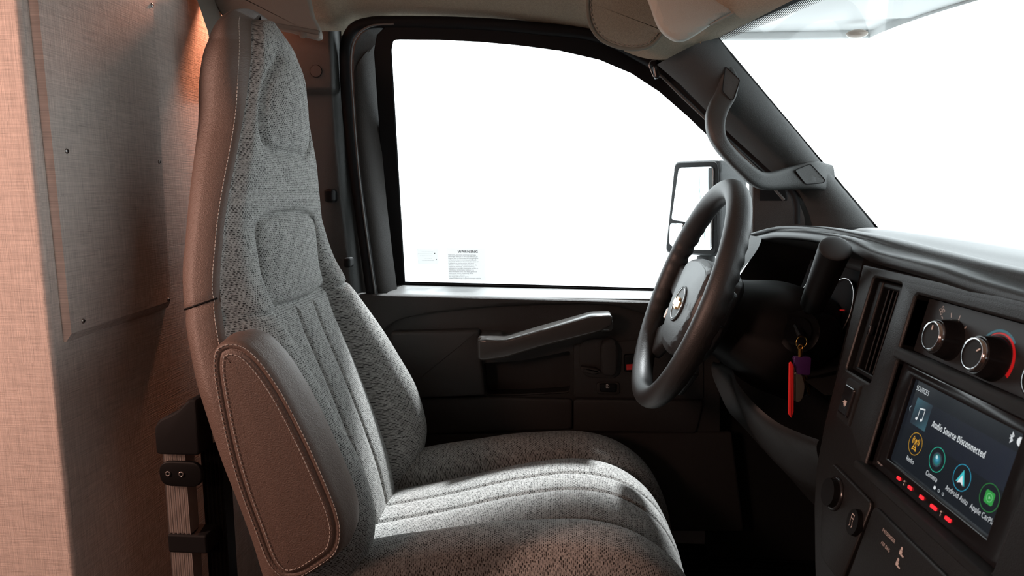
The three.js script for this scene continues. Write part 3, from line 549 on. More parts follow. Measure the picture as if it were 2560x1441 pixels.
// ---------------------------------------------------------------- windscreen, pillar, visors
const wsX = (y, z) => { const e = -1.37 + 0.295 * (y - 0.838), i = clamp((z - e) / (0.37 - e)); return 0.285 + (1.178 - y) * 1.01 + 0.17 * (1 - (2 * i - 1) ** 2); };
const wsP = (i, j) => { const y = lerp(0.74, 1.225, j), z = lerp(-1.37 + 0.295 * (y - 0.838), 0.37, i); return V(wsX(y, z), y, z); };
{
  const t = thing('window_2', 'raked curved windscreen with black printed border', 'window', null, 'structure');
  part('pane', surf(40, 20, wsP), M.glass, t);
  const inn = (p, d = 0.004) => p.add(V(-0.7 * d, -0.7 * d, 0));
  part('border_band', surf(60, 4, (i, j) => inn(wsP(i, lerp(0.925, 1.0, j)))), M.black, t, 'black printed top border');
  part('border_band', surf(4, 40, (i, j) => inn(wsP(lerp(-0.004, 0.007, i), j))), M.black, t, 'black printed side border');
  const dots = canvasTex(64, 32, (c) => { c.fillStyle = '#000'; c.fillRect(0, 0, 64, 32); c.fillStyle = '#fff'; for (let k = 0; k < 8; k++) { c.beginPath(); c.moveTo(k * 8, 0); c.lineTo(k * 8 + 7, 0); c.lineTo(k * 8 + 4.5, 30); c.lineTo(k * 8 + 2.5, 30); c.fill(); } }, false);
  dots.wrapS = THREE.RepeatWrapping;
  part('border_dots', surf(60, 1, (i, j) => inn(wsP(i, lerp(0.925, 0.905, j))), (i, j) => [i * 60, 1 - j]), mat(0.01, 0.01, 0.01, 0.6, { alphaMap: dots, transparent: true }), t, 'fading dot row of the border');
}
{
  const t = thing('trim_3', 'dark grey windscreen pillar trim with grab handle and two bolt covers', 'trim', null, 'structure');
  const L = [[1640, 165], [1700, 216], [1765, 282], [1822, 338], [1875, 386], [1925, 432], [1985, 486], [2005, 540], [2012, 600]];
  const R = [[1788, 92], [1830, 148], [1880, 205], [1935, 270], [1990, 335], [2045, 402], [2100, 468], [2150, 528], [2200, 590]];
  const bodyAt = (i, j) => { const k = Math.min(7.999, j * 8), a = Math.floor(k), f = k - a; const z = lerp(-1.25, -1.345, j); const l = onZ(lerp(L[a][0], L[a + 1][0], f), lerp(L[a][1], L[a + 1][1], f), z - 0.03), r = onZ(lerp(R[a][0], R[a + 1][0], f), lerp(R[a][1], R[a + 1][1], f), z - 0.01); const p = l.lerp(r, i); p.z += 0.032 * Math.pow(Math.sin(Math.PI * clamp(lerp(0.08, 0.95, i))), 0.7); return p; };
  part('pillar_cover', surf(24, 60, bodyAt), M.pillar, t);
  // grab handle: flat bar bowed away from the pillar
  const hO = [[1806, 150], [1798, 215], [1778, 255], [1768, 292], [1773, 335], [1790, 368], [1818, 402], [1850, 434], [1882, 462], [1915, 475], [1972, 475], [2044, 474], [2090, 486]];
  const hI = [[1826, 150], [1850, 198], [1844, 240], [1824, 278], [1816, 312], [1820, 342], [1838, 368], [1866, 396], [1900, 424], [1925, 430], [1983, 415], [2040, 402], [2085, 412]];
  const zH = [-1.262, -1.243, -1.228, -1.208, -1.195, -1.192, -1.198, -1.21, -1.226, -1.246, -1.276, -1.291, -1.325];
  const cO = new THREE.CatmullRomCurve3(hO.map(([x, y], k) => onZ(x, y, zH[k])), false, 'centripetal'), cI = new THREE.CatmullRomCurve3(hI.map(([x, y], k) => onZ(x, y, zH[k])), false, 'centripetal');
  part('grab_handle', surf(32, 90, (i, j) => { const o = cO.getPoint(j), n = cI.getPoint(j), m = o.clone().lerp(n, 0.5), h = o.clone().sub(n).multiplyScalar(0.5), a = i * Math.PI * 2, c = Math.cos(a), q = Math.sin(a), T = 0.014; m.addScaledVector(h, Math.sign(c) * Math.pow(Math.abs(c), 0.6)); m.z += T * Math.sign(q) * Math.pow(Math.abs(q), 0.6) - T; return m; }), M.pillar, t, 'moulded grab handle');
  for (const q of [[[1814, 166, -1.2525], [1849, 201, -1.243], [1834, 249, -1.2245], [1827, 250, -1.2245], [1805, 229, -1.2375]], [[1987, 426, -1.2765], [2026, 410, -1.286], [2063, 451, -1.2985], [2058, 457, -1.298], [2015, 461, -1.284]]]) {
    const pts = q.map(([x, y, z]) => onZ(x, y, z + 0.0015)), c = pts.reduce((m, p) => m.addScaledVector(p, 1 / pts.length), V(0, 0, 0));
    const rp = roundPoly(pts.map((p) => [p.x, p.y]), 0.004, 4), nrm = pts[1].clone().sub(pts[0]).cross(pts[4].clone().sub(pts[0])).add(pts[2].clone().sub(pts[1]).cross(pts[4].clone().sub(pts[1]))), zc = (x, y) => c.z - (nrm.x * (x - c.x) + nrm.y * (y - c.y)) / nrm.z;
    const ring = rp.map(([x, y]) => V(x, y, zc(x, y)));
    part('bolt_cover', surf(ring.length, 4, (i, j) => c.clone().lerp(ring[Math.round(i * ring.length) % ring.length], j)), M.pillar, t, 'snap-in bolt cover');
    part('cover_gap', tube(ring, 0.0009, true, 120, 6), M.rubber, t, 'dark gap around the bolt cover');
  }
  // seal lines between pillar and door
  part('pillar_seal', tube([[1570, 122], [1640, 165], [1720, 240], [1820, 335], [1925, 432], [1985, 490], [1992, 560]].map(([x, y]) => onZ(x, y, -1.335)), 0.007, false, 60, 8), M.rubber, t);
  part('pillar_seal', tube([[1570, 134], [1635, 175], [1710, 246], [1800, 332], [1900, 432], [1960, 500]].map(([x, y]) => onZ(x, y, -1.33)), 0.0028, false, 60, 6), M.sealGrey, t);
  // windscreen header in felt
  const hp = [[1560, 130], [1640, 168], [1700, 150], [1770, 100], [1795, 88]];
}
{
  const t = thing('sun_visor', 'stitched beige fabric sun visor flap hanging at the door header', 'visor');
  const z0 = -1.2;
  const pts = [[1474, -60], [1470, 20], [1476, 62], [1500, 97], [1545, 118], [1592, 123], [1630, 112], [1655, 82], [1668, 84], [1650, 40], [1636, -60]].map(([x, y]) => { const q = onZ(x, y, z0); return [q.x, q.y]; });
  const s = smoothClosed(pts, 90);
  part('flap', slab(poly(s), 0.016, 0.004).translate(0, 0, z0 - 0.016), M.visorFelt, t);
  const inset = [[1478, -40], [1477, 20], [1484, 58], [1506, 90], [1546, 109], [1590, 114], [1624, 104], [1650, 76]].map(([x, y]) => onZ(x, y, z0 + 0.001));
  part('edge_binding', tube([[1473, -50], [1470, 20], [1476, 62], [1500, 97], [1545, 118], [1592, 123], [1630, 112], [1655, 84]].map(([x, y]) => onZ(x, y, z0)), 0.0032, false, 60, 8), M.visorFelt, t);
  part('stitching', stitches(inset, 0.008, 0.004, 0.0009), M.beigePlastic, t, 'thread holes along the edge', 'stuff');
}
{
  const t = thing('header_pad', 'smooth cream padded visor folded up beside the windscreen header', 'visor');
  const z0 = -1.12;
  const pts = [[1622, -34], [1632, 20], [1655, 72], [1690, 98], [1715, 98], [1745, 82], [1800, 45], [1860, 12], [1900, -34]].map(([x, y]) => { const q = onZ(x, y, z0); return [q.x, q.y]; });
  part('pad', slab(poly(smoothClosed(pts, 80)), 0.026, 0.01, 5).translate(0, 0, z0 - 0.026), M.cream, t);
  part('welt', tube([[1775, 62], [1830, 34], [1910, 0], [1990, -40]].map(([x, y]) => onZ(x, y, z0 - 0.006)), 0.0018, false, 20, 6), M.cream, t);
}
{
  const edge = (z) => { const r = clamp((z + 1.36) / 1.1), x = 0.245, e = hlEdge(x), roof = 1.39 - 0.12 * smooth(0.05, 0.3, x) * (1 - 0.3 * r); return V(x, Math.min(e + hlProfile(r) * 1.6, Math.max(roof, e)), z); };
  struct('trim_header_rail', surf(50, 8, (i, j) => { const z = lerp(-1.2, 0.37, i), y = 1.232, b = V(wsX(1.222, z) - 0.004, y, z); const a = edge(z); const p = a.lerp(b, j); p.y = Math.max(p.y, 1.226 + 0.004 * j); return p; }), M.felt, 'beige felt rail between headliner and windscreen top', 'trim');
}
// felt header between the door header and the windscreen
struct('trim_header', surf(20, 20, (i, j) => { const a = onZ(lerp(1560, 1795, i), lerp(128, 96, i) + 42 * Math.sin(Math.PI * i) * (1 - 0.35 * i), -1.285), b = onZ(lerp(1560, 2060, i), lerp(-80, -40, i), lerp(-1.2, -0.95, i)); return a.lerp(b, j); }), M.felt, 'beige felt corner of the headliner at the windscreen pillar', 'trim');
{
  const t = thing('cord_hook', 'small black clip with wire loop hanging from the door seal', 'clip');
  const p = onZ(1640, 180, -1.31);
  part('clip', new RoundedBoxGeometry(0.011, 0.026, 0.012, 3, 0.004).rotateZ(0.2).translate(p.x, p.y, p.z), M.gloss, t);
  part('wire', tube([[1640, 150], [1628, 152], [1623, 162], [1628, 178], [1634, 192]].map(([x, y]) => onZ(x, y, -1.305)), 0.0009, false, 24, 6), M.steel, t);
}

// ---------------------------------------------------------------- outside: mirror, cab-over nose
{
  const t = thing('door_mirror', 'tall black door mirror with a small convex glass at its foot', 'mirror');
  const mc = onZ(1745, 520, -1.64), MF = new Frame(mc, V(0.6, 0, 0.8), V(0, 1, 0));       // turned to look back along the coach
  const toL = (l, off = 0) => l.map(([x, y]) => MF.local(x, y, off));
  const mp = (name, g, m, lab) => part(name, g.applyMatrix4(MF.m), m, t, lab);
  mp('housing', slab(poly(roundPoly(toL([[1660, 634], [1684, 403], [1797, 398], [1800, 440], [1796, 642]]), [0.02, 0.018, 0.012, 0.01, 0.018])), 0.1, 0.008).translate(0, 0, -0.1), M.mirrorShell, 'grained black mirror shell');
  const face = (l, r, d, m, name, lab) => mp(name, slab(poly(roundPoly(toL(l), r)), 0.004, 0.0012).translate(0, 0, d), m, lab);
  face([[1668, 630], [1690, 408], [1793, 404], [1798, 425], [1793, 637]], 0.016, 0.0, M.black, 'bezel');
  face([[1683, 550], [1702, 420], [1789, 417], [1785, 626], [1726, 624], [1722, 556]], 0.01, 0.0035, M.mirror, 'mirror_glass', 'tall flat mirror glass');
  face([[1678, 610], [1681, 558], [1716, 559], [1719, 619], [1694, 621]], 0.01, 0.005, M.mirror, 'convex_glass', 'small convex mirror glass');
  const s0 = onZ(1765, 640, -1.66), s1 = onZ(1765, 700, -1.66);
  part('stem', cyl(s1, s0, 0.028, 0.022), M.mirrorShell, t);
  const b = onZ(1780, 675, -1.58);
  part('foot', new RoundedBoxGeometry(0.09, 0.03, 0.16, 4, 0.014).translate(b.x, b.y - 0.014, b.z + 0.02), M.mirrorShell, t);
}
{
  const t = thing('yard_pole', 'slim green pole standing behind the coach outside', 'pole');
  part('post', cyl(V(-6, -0.7, -1.95), V(-6, 2.0, -1.95), 0.03), mat(0.05, 0.14, 0.12, 0.5), t);
  part('base_plate', box(-6.12, -5.88, -0.7, -0.68, -2.07, -1.83), M.steel, t);
}
{
  const t = thing('overcab_nose', 'white fibreglass underside of the cab-over nose above the windscreen', 'motorhome nose');
  const cy = 1.246;
  const c = onY(2170, 97, cy);
  const xf = (z) => c.x + 0.42 * smooth(c.z, -0.4, z);
  const eY = (x) => cy + 0.034 * smooth(0.4, -0.05, x);
  part('underside', surf(40, 12, (i, j) => { const z = lerp(-1.43, 0.75, i), x = lerp(wsX(1.24, z) + 0.03, xf(z), j); return V(x, cy + 0.006 * smooth(0.62, 0.7, j), z); }), M.nose, t, 'white underside ahead of the windscreen');
  part('underside', surf(4, 20, (i, j) => V(lerp(-0.64, xf(-1.43), j), eY(lerp(-0.64, xf(-1.43), j)) + 0.016, lerp(c.z, -1.43, i))), M.nose, t, 'white underside over the door');
  part('front_wall', surf(40, 8, (i, j) => { const z = lerp(c.z, 0.75, i); return V(xf(z) + 0.1 * Math.sin(j * Math.PI / 2) - 0.25 * j * j, cy + 0.7 * j, z); }), M.nose, t);
  part('side_wall', surf(20, 8, (i, j) => V(lerp(-0.64, xf(c.z), i), lerp(eY(lerp(-0.64, xf(c.z), i)) + 0.012, cy + 0.7, j), c.z)), M.nose, t);
  part('side_lip', tube([-0.6, -0.2, 0, 0.15, 0.3, 0.45, c.x].map((x) => V(x, eY(x) + 0.012, c.z)), 0.012, false, 20, 8), M.nose, t);
  const m = onY(2143, 82, cy - 0.004);
  part('marker_light', new THREE.SphereGeometry(0.022, 20, 10).scale(1, 0.4, 0.7).translate(m.x, m.y - 0.002, m.z), M.amber, t, 'small clear marker light');
}

// ---------------------------------------------------------------- dashboard
const FF = new Frame(V(0.325, 0.614, -0.7), V(0, 0, 1), V(0.214, 1, 0));       // face of the centre stack; ez towards the seats
const put = (g) => g.applyMatrix4(FF.m);
{
  const d = thing('dashboard', 'dark grey moulded dashboard with curved brow over the instruments', 'dashboard');
  // top pad and brow, swept along the width of the cab
  const lipY = table([[-1.37, 0.805], [-1.25, 0.823], [-1.15, 0.834], [-1.0, 0.839], [-0.88, 0.836], [-0.8, 0.826], [-0.68, 0.822], [-0.6, 0.815], [-0.2, 0.8]]);
  const ridY = table([[-1.37, 0.82], [-1.25, 0.838], [-1.15, 0.851], [-1.0, 0.856], [-0.88, 0.853], [-0.8, 0.849], [-0.72, 0.844], [-0.6, 0.838], [-0.2, 0.83]]), ridX = table([[-1.37, 0.37], [-1.25, 0.366], [-1.15, 0.374], [-1.0, 0.382], [-0.88, 0.39], [-0.7, 0.394], [-0.2, 0.394]]);
  const creY = table([[-1.37, 0.842], [-1.1, 0.836], [-0.95, 0.829], [-0.82, 0.825], [-0.5, 0.818], [0.4, 0.818]]);
  const lipX = (z) => 0.366 + 0.004 * smooth(-0.7, -0.55, z);
  const NZ = 90, NS = 60, zAt = (i) => lerp(-1.37, 0.42, i), secs = Array.from({ length: NZ + 1 }, (_, k) => {
    const z = zAt(k / NZ), lx = lipX(z), ly = lipY(z), rx = ridX(z), ry = ridY(z), flat = smooth(-1.1, -0.85, z);
    return new THREE.CatmullRomCurve3([[lx + 0.012, ly - 0.006], [lx + 0.001, ly - 0.003], [lx - 0.001, ly + 0.002], [lx + 0.002, ly + 0.007 + 0.003 * flat], [lx + 0.009 + 0.003 * flat, ly + 0.009 + 0.003 * flat], [lerp(lx, rx, 0.55) + 0.004, ry - 0.0075], [rx - 0.004, ry - 0.002], [rx + 0.006, ry], [rx + 0.018, ry - 0.002], [rx + 0.032, ry - 0.009], [rx + 0.05, Math.min(ry - 0.016, creY(z))], [0.505, creY(z) - 0.0045], [0.54, creY(z) - 0.003], [0.575, creY(z)], [0.64, creY(z) - 0.004], [0.72, creY(z) - 0.015], [0.95, 0.78]].map(([x, y]) => V(x, y, z)), false, 'centripetal').getSpacedPoints(NS * 3);
  });
  part('top_pad', surf(NZ, NS * 3, (i, j) => secs[Math.round(i * NZ)][Math.round(j * NS * 3)].clone()), M.dash, d, 'grained dash top with a rounded brow');
  // face of the stack with openings for vent, climate panel and radio
  const o = [[-0.131, 0.209], [-0.129, 0.189], [-0.12, 0.125], [-0.114, 0.059], [-0.109, 0.008], [-0.097, -0.045], [-0.075, -0.085], [-0.04, -0.13], [0.0, -0.18], [0.36, -0.18], [0.36, 0.209]];
  const vent = roundPoly([[-0.096, 0.197], [-0.097, 0.083], [-0.035, 0.083], [-0.031, 0.197]], 0.004), clim = roundPoly([[0, 0.191], [0, 0.132], [0.275, 0.132], [0.275, 0.191]], 0.005), radio = roundPoly([[0.004, 0.122], [0.004, 0.004], [0.212, 0.004], [0.212, 0.122]], 0.005);
  part('fascia', put(slab(poly(o, [vent, clim, radio]), 0.03, 0.003).translate(0, 0, -0.03)), M.dash, d, 'grained fascia of the centre stack');
  part('fascia_back', put(box(-0.11, 0.34, -0.16, 0.2, -0.12, -0.062)), M.black, d);
  const rim = (pts, m, name) => part(name, surf(pts.length, 3, (i, j) => { const k = Math.round(i * pts.length) % pts.length; return FF.at(pts[k][0], pts[k][1], -0.002 - 0.045 * j); }), m, d);
  rim(vent, M.dash, 'opening_wall'); rim(clim, M.dash, 'opening_wall'); rim(radio, M.dash, 'opening_wall');
  part('shelf_bar', put(box(0.0, 0.28, 0.122, 0.134, -0.012, 0.005, 0.004)), M.dash, d, 'bar between climate panel and radio');
  // ledge under the radio and seams of the lower stack
  part('radio_ledge', put(box(-0.004, 0.22, -0.004, 0.0045, -0.02, 0.008, 0.003)), M.dash, d);
  part('lower_drawer', put(slab(poly(roundPoly([[-0.055, -0.02], [0.045, -0.022], [0.035, -0.12], [-0.02, -0.12], [-0.05, -0.075]], 0.008)), 0.006, 0.002).translate(0, 0, -0.002)), M.dash, d, 'lower switch panel');
  part('lower_drawer', put(slab(poly(roundPoly([[0.049, -0.022], [0.34, -0.022], [0.34, -0.15], [0.04, -0.15]], 0.008)), 0.006, 0.002).translate(0, 0, -0.002)), M.dash, d);
  // left end of the hood and binnacle
  part('hood_side', surf(10, 24, (i, j) => V(lerp(0.352, 0.366, i) - 0.03 * j, lerp(lipY(-1.27) + 0.006, 0.6, j), lerp(-1.39, -1.232 - 0.13 * smooth(0.0, 0.5, j), i))), M.dash, d, 'left end of the instrument hood');
  part('binnacle', surf(30, 24, (i, j) => { const z = lerp(-1.235, -0.83, i), f = Math.min(1, j * 2.4); return V(lerp(lipX(z) + 0.008, 0.47, f), lerp(lipY(z) - 0.006, 0.8, f) - 0.25 * Math.max(0, j - 0.416), z); }), M.dash, d, 'instrument hood');
  part('binnacle_side', surf(8, 8, (i, j) => V(lerp(0.37 - 0.036 * j, 0.48, i), lerp(0.83, 0.6, j), -0.832)), M.dash, d);
  part('binnacle_side', surf(8, 8, (i, j) => V(lerp(0.366 - 0.03 * j, 0.5, i), lerp(0.83, 0.58, j), -1.233 - 0.13 * smooth(0.0, 0.5, j))), M.dash, d);
  part('cluster_floor', surf(20, 6, (i, j) => V(lerp(0.33, 0.48, j), 0.655 + 0.02 * j, lerp(-1.37, -0.82, i))), M.dash, d);
  part('cluster_wall', surf(10, 6, (i, j) => V(0.5, lerp(0.805, 0.6, j), lerp(-1.4, -0.8, i))), M.dash, d);
  // knee panel under the column
  const knee = new THREE.CatmullRomCurve3([[1790, 890], [1835, 905], [1850, 940], [1890, 990], [1950, 1040], [2010, 1068], [2060, 1085]].map(([x, y], k) => onZ(x, y, [-1.02, -0.99, -0.97, -0.94, -0.9, -0.86, -0.82][k])), false, 'centripetal');
  part('knee_panel', surf(14, 50, (i, j) => { const p = knee.getPoint(j), a = -0.4 + i * 2.6; return V(p.x + 0.03 - 0.034 * Math.cos(a) + 0.1 * Math.max(0, i - 0.7), p.y - 0.03 + 0.032 * Math.sin(a + 1.0) - 0.12 * i, p.z - 0.01); }), M.dash, d, 'rolled edge of the knee panel');
  part('knee_panel', surf(10, 10, (i, j) => V(lerp(0.35, 0.5, j), lerp(0.62, 0.5, j), lerp(-1.37, -0.8, i))), M.dash, d);
  part('stack_side', surf(8, 8, (i, j) => V(lerp(0.335 + 0.04 * j, 0.86, i), lerp(0.02, 0.8, j), -0.828 + 0.11 * (1 - smooth(0, 0.75, j)))), M.dash, d, 'side of the centre stack');
}
{
  const t = thing('air_vent', 'narrow upright air vent with long louvres beside the climate panel', 'vent');
  const x0 = -0.097, x1 = -0.031;
  part('frame', put(merge([box(x0 + 0.002, x0 + 0.014, 0.085, 0.195, -0.02, -0.006, 0.003), box(x1 - 0.014, x1 - 0.002, 0.085, 0.195, -0.02, -0.006, 0.003), box(x0 + 0.002, x1 - 0.002, 0.187, 0.195, -0.02, -0.008, 0.003), box(x0 + 0.002, x1 - 0.002, 0.085, 0.091, -0.02, -0.006, 0.002)])), M.black, t);
  for (let k = 0; k < 4; k++) part('louvre', put(new RoundedBoxGeometry(0.0022, 0.1, 0.014, 2, 0.001).rotateY(0.5).translate(x0 + 0.019 + k * 0.0095, 0.139, -0.017)), M.black, t);
  part('thumb_tab', put(new RoundedBoxGeometry(0.006, 0.012, 0.006, 2, 0.002).translate(x0 + 0.019, 0.137, -0.006)), M.gloss, t);
}
{
  const t = thing('climate_panel', 'climate control panel with three chrome-ringed knobs and a blue-red arc', 'control panel');
  const W = 0.271, H = 0.056, U0 = 0.002, V0 = 0.1335, ox = (u) => (u - U0) / W, oy = (v) => 1 - (v - V0) / H;
  const tex = canvasTex(2048, Math.round(2048 * H / W), (c, w, h) => {
    c.fillStyle = '#17181a'; c.fillRect(0, 0, w, h);
    const s = w / W, X = (u) => ox(u) * w, Y = (v) => oy(v) * h;
    c.fillStyle = c.strokeStyle = '#a9a49d';
    const K = [0.056, 0.157];
    for (const [u, v, l] of [[0.032, 0.175, 3], [0.045, 0.1795, 4], [0.058, 0.1795, 4], [0.07, 0.1715, 5]]) { c.save(); c.translate(X(u), Y(v)); c.rotate(Math.atan2(u - K[0], v - K[1])); c.fillRect(-0.0006 * s, -l * 0.0006 * s, 0.0013 * s, l * 0.0012 * s); c.restore(); }
    // fan
    c.save(); c.translate(X(0.0285), Y(0.1815)); c.lineWidth = 0.0007 * s; for (let k = 0; k < 4; k++) { c.rotate(Math.PI / 2); c.beginPath(); c.ellipse(0, -0.0023 * s, 0.0013 * s, 0.0021 * s, 0, 0, 7); c.stroke(); } c.restore();
    // temperature arc
    const cx = X(0.121), cy = Y(0.155);
    c.lineWidth = 0.0022 * s; c.strokeStyle = '#2f7f9a'; c.beginPath(); c.arc(cx, cy, 0.0245 * s, Math.PI * 1.1, Math.PI * 1.75); c.stroke();
    for (let k = 0; k < 24; k++) { const a = Math.PI * (1.3 + k / 24 * 0.85), r = 0.0222 + 0.0005 * k / 24; c.strokeStyle = '#d01822'; c.lineWidth = (0.0008 + 0.0032 * k / 24) * s; c.beginPath(); c.arc(cx, cy, r * s, a, a + 0.125); c.stroke(); }
    c.fillStyle = '#a9a49d';
    for (let k = 0; k < 7; k++) { const a = -2.2 + k * 0.73; c.fillRect(X(0.198) + Math.sin(a) * 0.024 * s - 4, Y(0.155) - Math.cos(a) * 0.024 * s - 4, 9, 9); }
  });
  part('face_plate', put(box(U0, U0 + W, V0, V0 + H, -0.03, -0.0145)), M.black, t);
  part('legend', put(new THREE.PlaneGeometry(W, H).translate(U0 + W / 2, V0 + H / 2, -0.014)), mat(1, 1, 1, 0.5, { map: tex }), t, 'printed legend with fan symbol and blue-red arc');
  for (const [u, v, rot] of [[0.056, 0.157, 0.15], [0.121, 0.155, -0.9], [0.198, 0.154, 1.2]]) {
    const k = part('knob', put(new THREE.CylinderGeometry(0.0165, 0.0205, 0.0165, 40).rotateX(Math.PI / 2).translate(u, v, -0.0065)), M.gloss, t, 'black knob with chrome ring');
    part('chrome_ring', put(new THREE.LatheGeometry([[0.0128, 0.0055], [0.0142, 0.0058], [0.0155, 0.003], [0.0166, -0.003], [0.0166, -0.0035]].map(([r, y]) => new THREE.Vector2(r, y)), 40).rotateX(Math.PI / 2).translate(u, v, 0)), M.chrome, k);
    part('knob_face', put(new THREE.CylinderGeometry(0.0129, 0.0129, 0.004, 36).rotateX(Math.PI / 2).translate(u, v, 0.0028)), M.dash, k);
    part('pointer', put(new THREE.BoxGeometry(0.0012, 0.0045, 0.0006).translate(0, 0.008, 0).rotateZ(rot).translate(u, v, 0.0051)), M.fobWhite, k);
  }
}
{
  const t = thing('radio', 'touchscreen radio showing audio sources with a row of red lit keys', 'radio');
  part('housing', put(box(0.005, 0.211, 0.005, 0.121, -0.05, -0.0135, 0.002)), M.black, t);
  part('bezel', put(slab(poly(roundPoly([[0.006, 0.006], [0.21, 0.006], [0.21, 0.12], [0.006, 0.12]], 0.003), [[[0.0295, 0.0225], [0.0295, 0.1095], [0.189, 0.1095], [0.189, 0.0225]]]), 0.008, 0.0015).translate(0, 0, -0.0135)), M.gloss, t, 'glossy black bezel');
  const U0 = 0.0295, W = 0.1595, V0 = 0.0225, H = 0.087;
  const draw = (c, w, h) => {
    const s = w / W, X = (u) => (u - U0) * s, Y = (v) => h - (v - V0) * s;
    c.fillStyle = '#1b2026'; c.fillRect(0, 0, w, h);
    const g = c.createLinearGradient(0, 0, w, 0); g.addColorStop(0, '#1c2128'); g.addColorStop(1, '#232834'); c.fillStyle = g; c.fillRect(0, Y(0.094), w, Y(0.061) - Y(0.094));
    c.fillStyle = '#dfe6ea'; c.font = `${0.0068 * s}px sans-serif`; c.save(); c.translate(X(0.0345), Y(0.0995)); c.scale(0.78, 1); c.fillText('SOURCES', 0, 0); c.restore();
    c.strokeStyle = '#9fb0b8'; c.lineWidth = 0.0007 * s; c.beginPath(); c.moveTo(X(0.0362), Y(0.083)); c.lineTo(X(0.0338), Y(0.08)); c.lineTo(X(0.0362), Y(0.077)); c.stroke();
    const a = c.createLinearGradient(X(0.042), Y(0.092), X(0.067), Y(0.064)); a.addColorStop(0, '#3d6470'); a.addColorStop(0.5, '#2b3640'); a.addColorStop(1, '#44707c'); c.fillStyle = a; c.fillRect(X(0.0415), Y(0.0935), 0.0265 * s, 0.0265 * s);
    // note
    c.strokeStyle = c.fillStyle = '#f1f6f8'; c.lineWidth = 0.0008 * s; const nx = X(0.051), ny = Y(0.074); c.beginPath(); c.moveTo(nx, ny); c.lineTo(nx, ny - 0.011 * s); c.lineTo(nx + 0.008 * s, ny - 0.0122 * s); c.lineTo(nx + 0.008 * s, ny - 0.001 * s); c.stroke(); c.lineWidth = 0.0014 * s; c.beginPath(); c.moveTo(nx, ny - 0.0108 * s); c.lineTo(nx + 0.008 * s, ny - 0.012 * s); c.stroke();
    for (const [dx, dy] of [[-0.0014, 0], [0.0066, -0.001]]) { c.beginPath(); c.ellipse(nx + dx * s, ny + dy * s, 0.0018 * s, 0.0015 * s, 0, 0, 7); c.fill(); }
    c.font = `bold ${0.0082 * s}px sans-serif`; c.fillStyle = '#e6ecef'; const tw = c.measureText('Audio Source Disconnected').width; c.save(); c.translate(X(0.0755), Y(0.0755)); c.scale(0.0785 * s / tw, 1); c.fillText('Audio Source Disconnected', 0, 0); c.restore();
    // status icons
    c.save(); c.translate(X(0.1745), Y(0.1025)); c.strokeStyle = '#eef3f6'; c.lineWidth = 0.0009 * s; const k = 0.0026 * s; c.beginPath(); c.moveTo(-k * 0.7, -k * 0.6); c.lineTo(k * 0.7, k * 0.7); c.lineTo(0, k * 1.5); c.lineTo(0, -k * 1.5); c.lineTo(k * 0.7, -k * 0.7); c.lineTo(-k * 0.7, k * 0.6); c.stroke(); c.restore();
    c.fillStyle = '#f3f7f9'; c.beginPath(); c.arc(X(0.1845), Y(0.1025), 0.0038 * s, 0, 7); c.fill(); c.fillStyle = '#1c2128'; c.beginPath(); c.arc(X(0.1848), Y(0.1025), 0.0026 * s, -1.5, 1.6); c.fill();
    c.strokeStyle = '#eef3f6'; c.lineWidth = 0.0012 * s; c.beginPath(); c.moveTo(X(0.1868), Y(0.084)); c.lineTo(X(0.1878), Y(0.079)); c.stroke(); c.beginPath(); c.arc(X(0.1872), Y(0.0765), 0.001 * s, 0, 7); c.stroke();
    // four source buttons
    const circ = (u, v, r, col) => { c.strokeStyle = col; c.lineWidth = 0.00075 * s; c.beginPath(); c.arc(X(u), Y(v), r * s, 0, 7); c.stroke(); };
    const cap = (txt, u, v, sz = 0.0062) => { c.font = `${sz * s}px sans-serif`; c.fillStyle = '#e8edf0'; c.textAlign = 'center'; c.save(); c.translate(X(u), Y(v)); c.scale(0.86, 1); c.fillText(txt, 0, 0); c.restore(); c.textAlign = 'left'; };
    circ(0.0605, 0.0515, 0.0108, '#c2932e');
    c.strokeStyle = c.fillStyle = '#e3a736'; c.lineWidth = 0.0011 * s; { const x = X(0.0605), y = Y(0.0545); c.beginPath(); c.arc(x, y, 0.0017 * s, 0, 7); c.fill(); for (const r of [0.0035, 0.0055]) for (const d of [0, Math.PI]) { c.beginPath(); c.arc(x, y, r * s, d - 0.7, d + 0.7); c.stroke(); } c.beginPath(); c.moveTo(x - 0.0034 * s, y + 0.0098 * s); c.lineTo(x, y); c.lineTo(x + 0.0034 * s, y + 0.0098 * s); c.moveTo(x - 0.0022 * s, y + 0.0064 * s); c.lineTo(x + 0.0022 * s, y + 0.0064 * s); c.moveTo(x - 0.003 * s, y + 0.0085 * s); c.lineTo(x + 0.003 * s, y + 0.0085 * s); c.stroke(); }
    cap('Radio', 0.0605, 0.0325);
    circ(0.098, 0.051, 0.0113, '#2fb99a');
    { const x = X(0.098), y = Y(0.051); c.fillStyle = '#3a4652'; c.beginPath(); c.arc(x, y, 0.0068 * s, 0, 7); c.fill(); const rg = c.createRadialGradient(x, y - 0.001 * s, 0, x, y, 0.0055 * s); rg.addColorStop(0, '#6fc0d8'); rg.addColorStop(0.6, '#2b7790'); rg.addColorStop(1, '#2f6f5f'); c.fillStyle = rg; c.beginPath(); c.arc(x, y, 0.0054 * s, 0, 7); c.fill(); c.fillStyle = '#c9eaf0'; c.beginPath(); c.arc(x - 0.0012 * s, y - 0.002 * s, 0.0017 * s, 0, 7); c.fill(); }
    cap('Camera', 0.098, 0.0325);
    circ(0.136, 0.0505, 0.0113, '#2f9fbf');
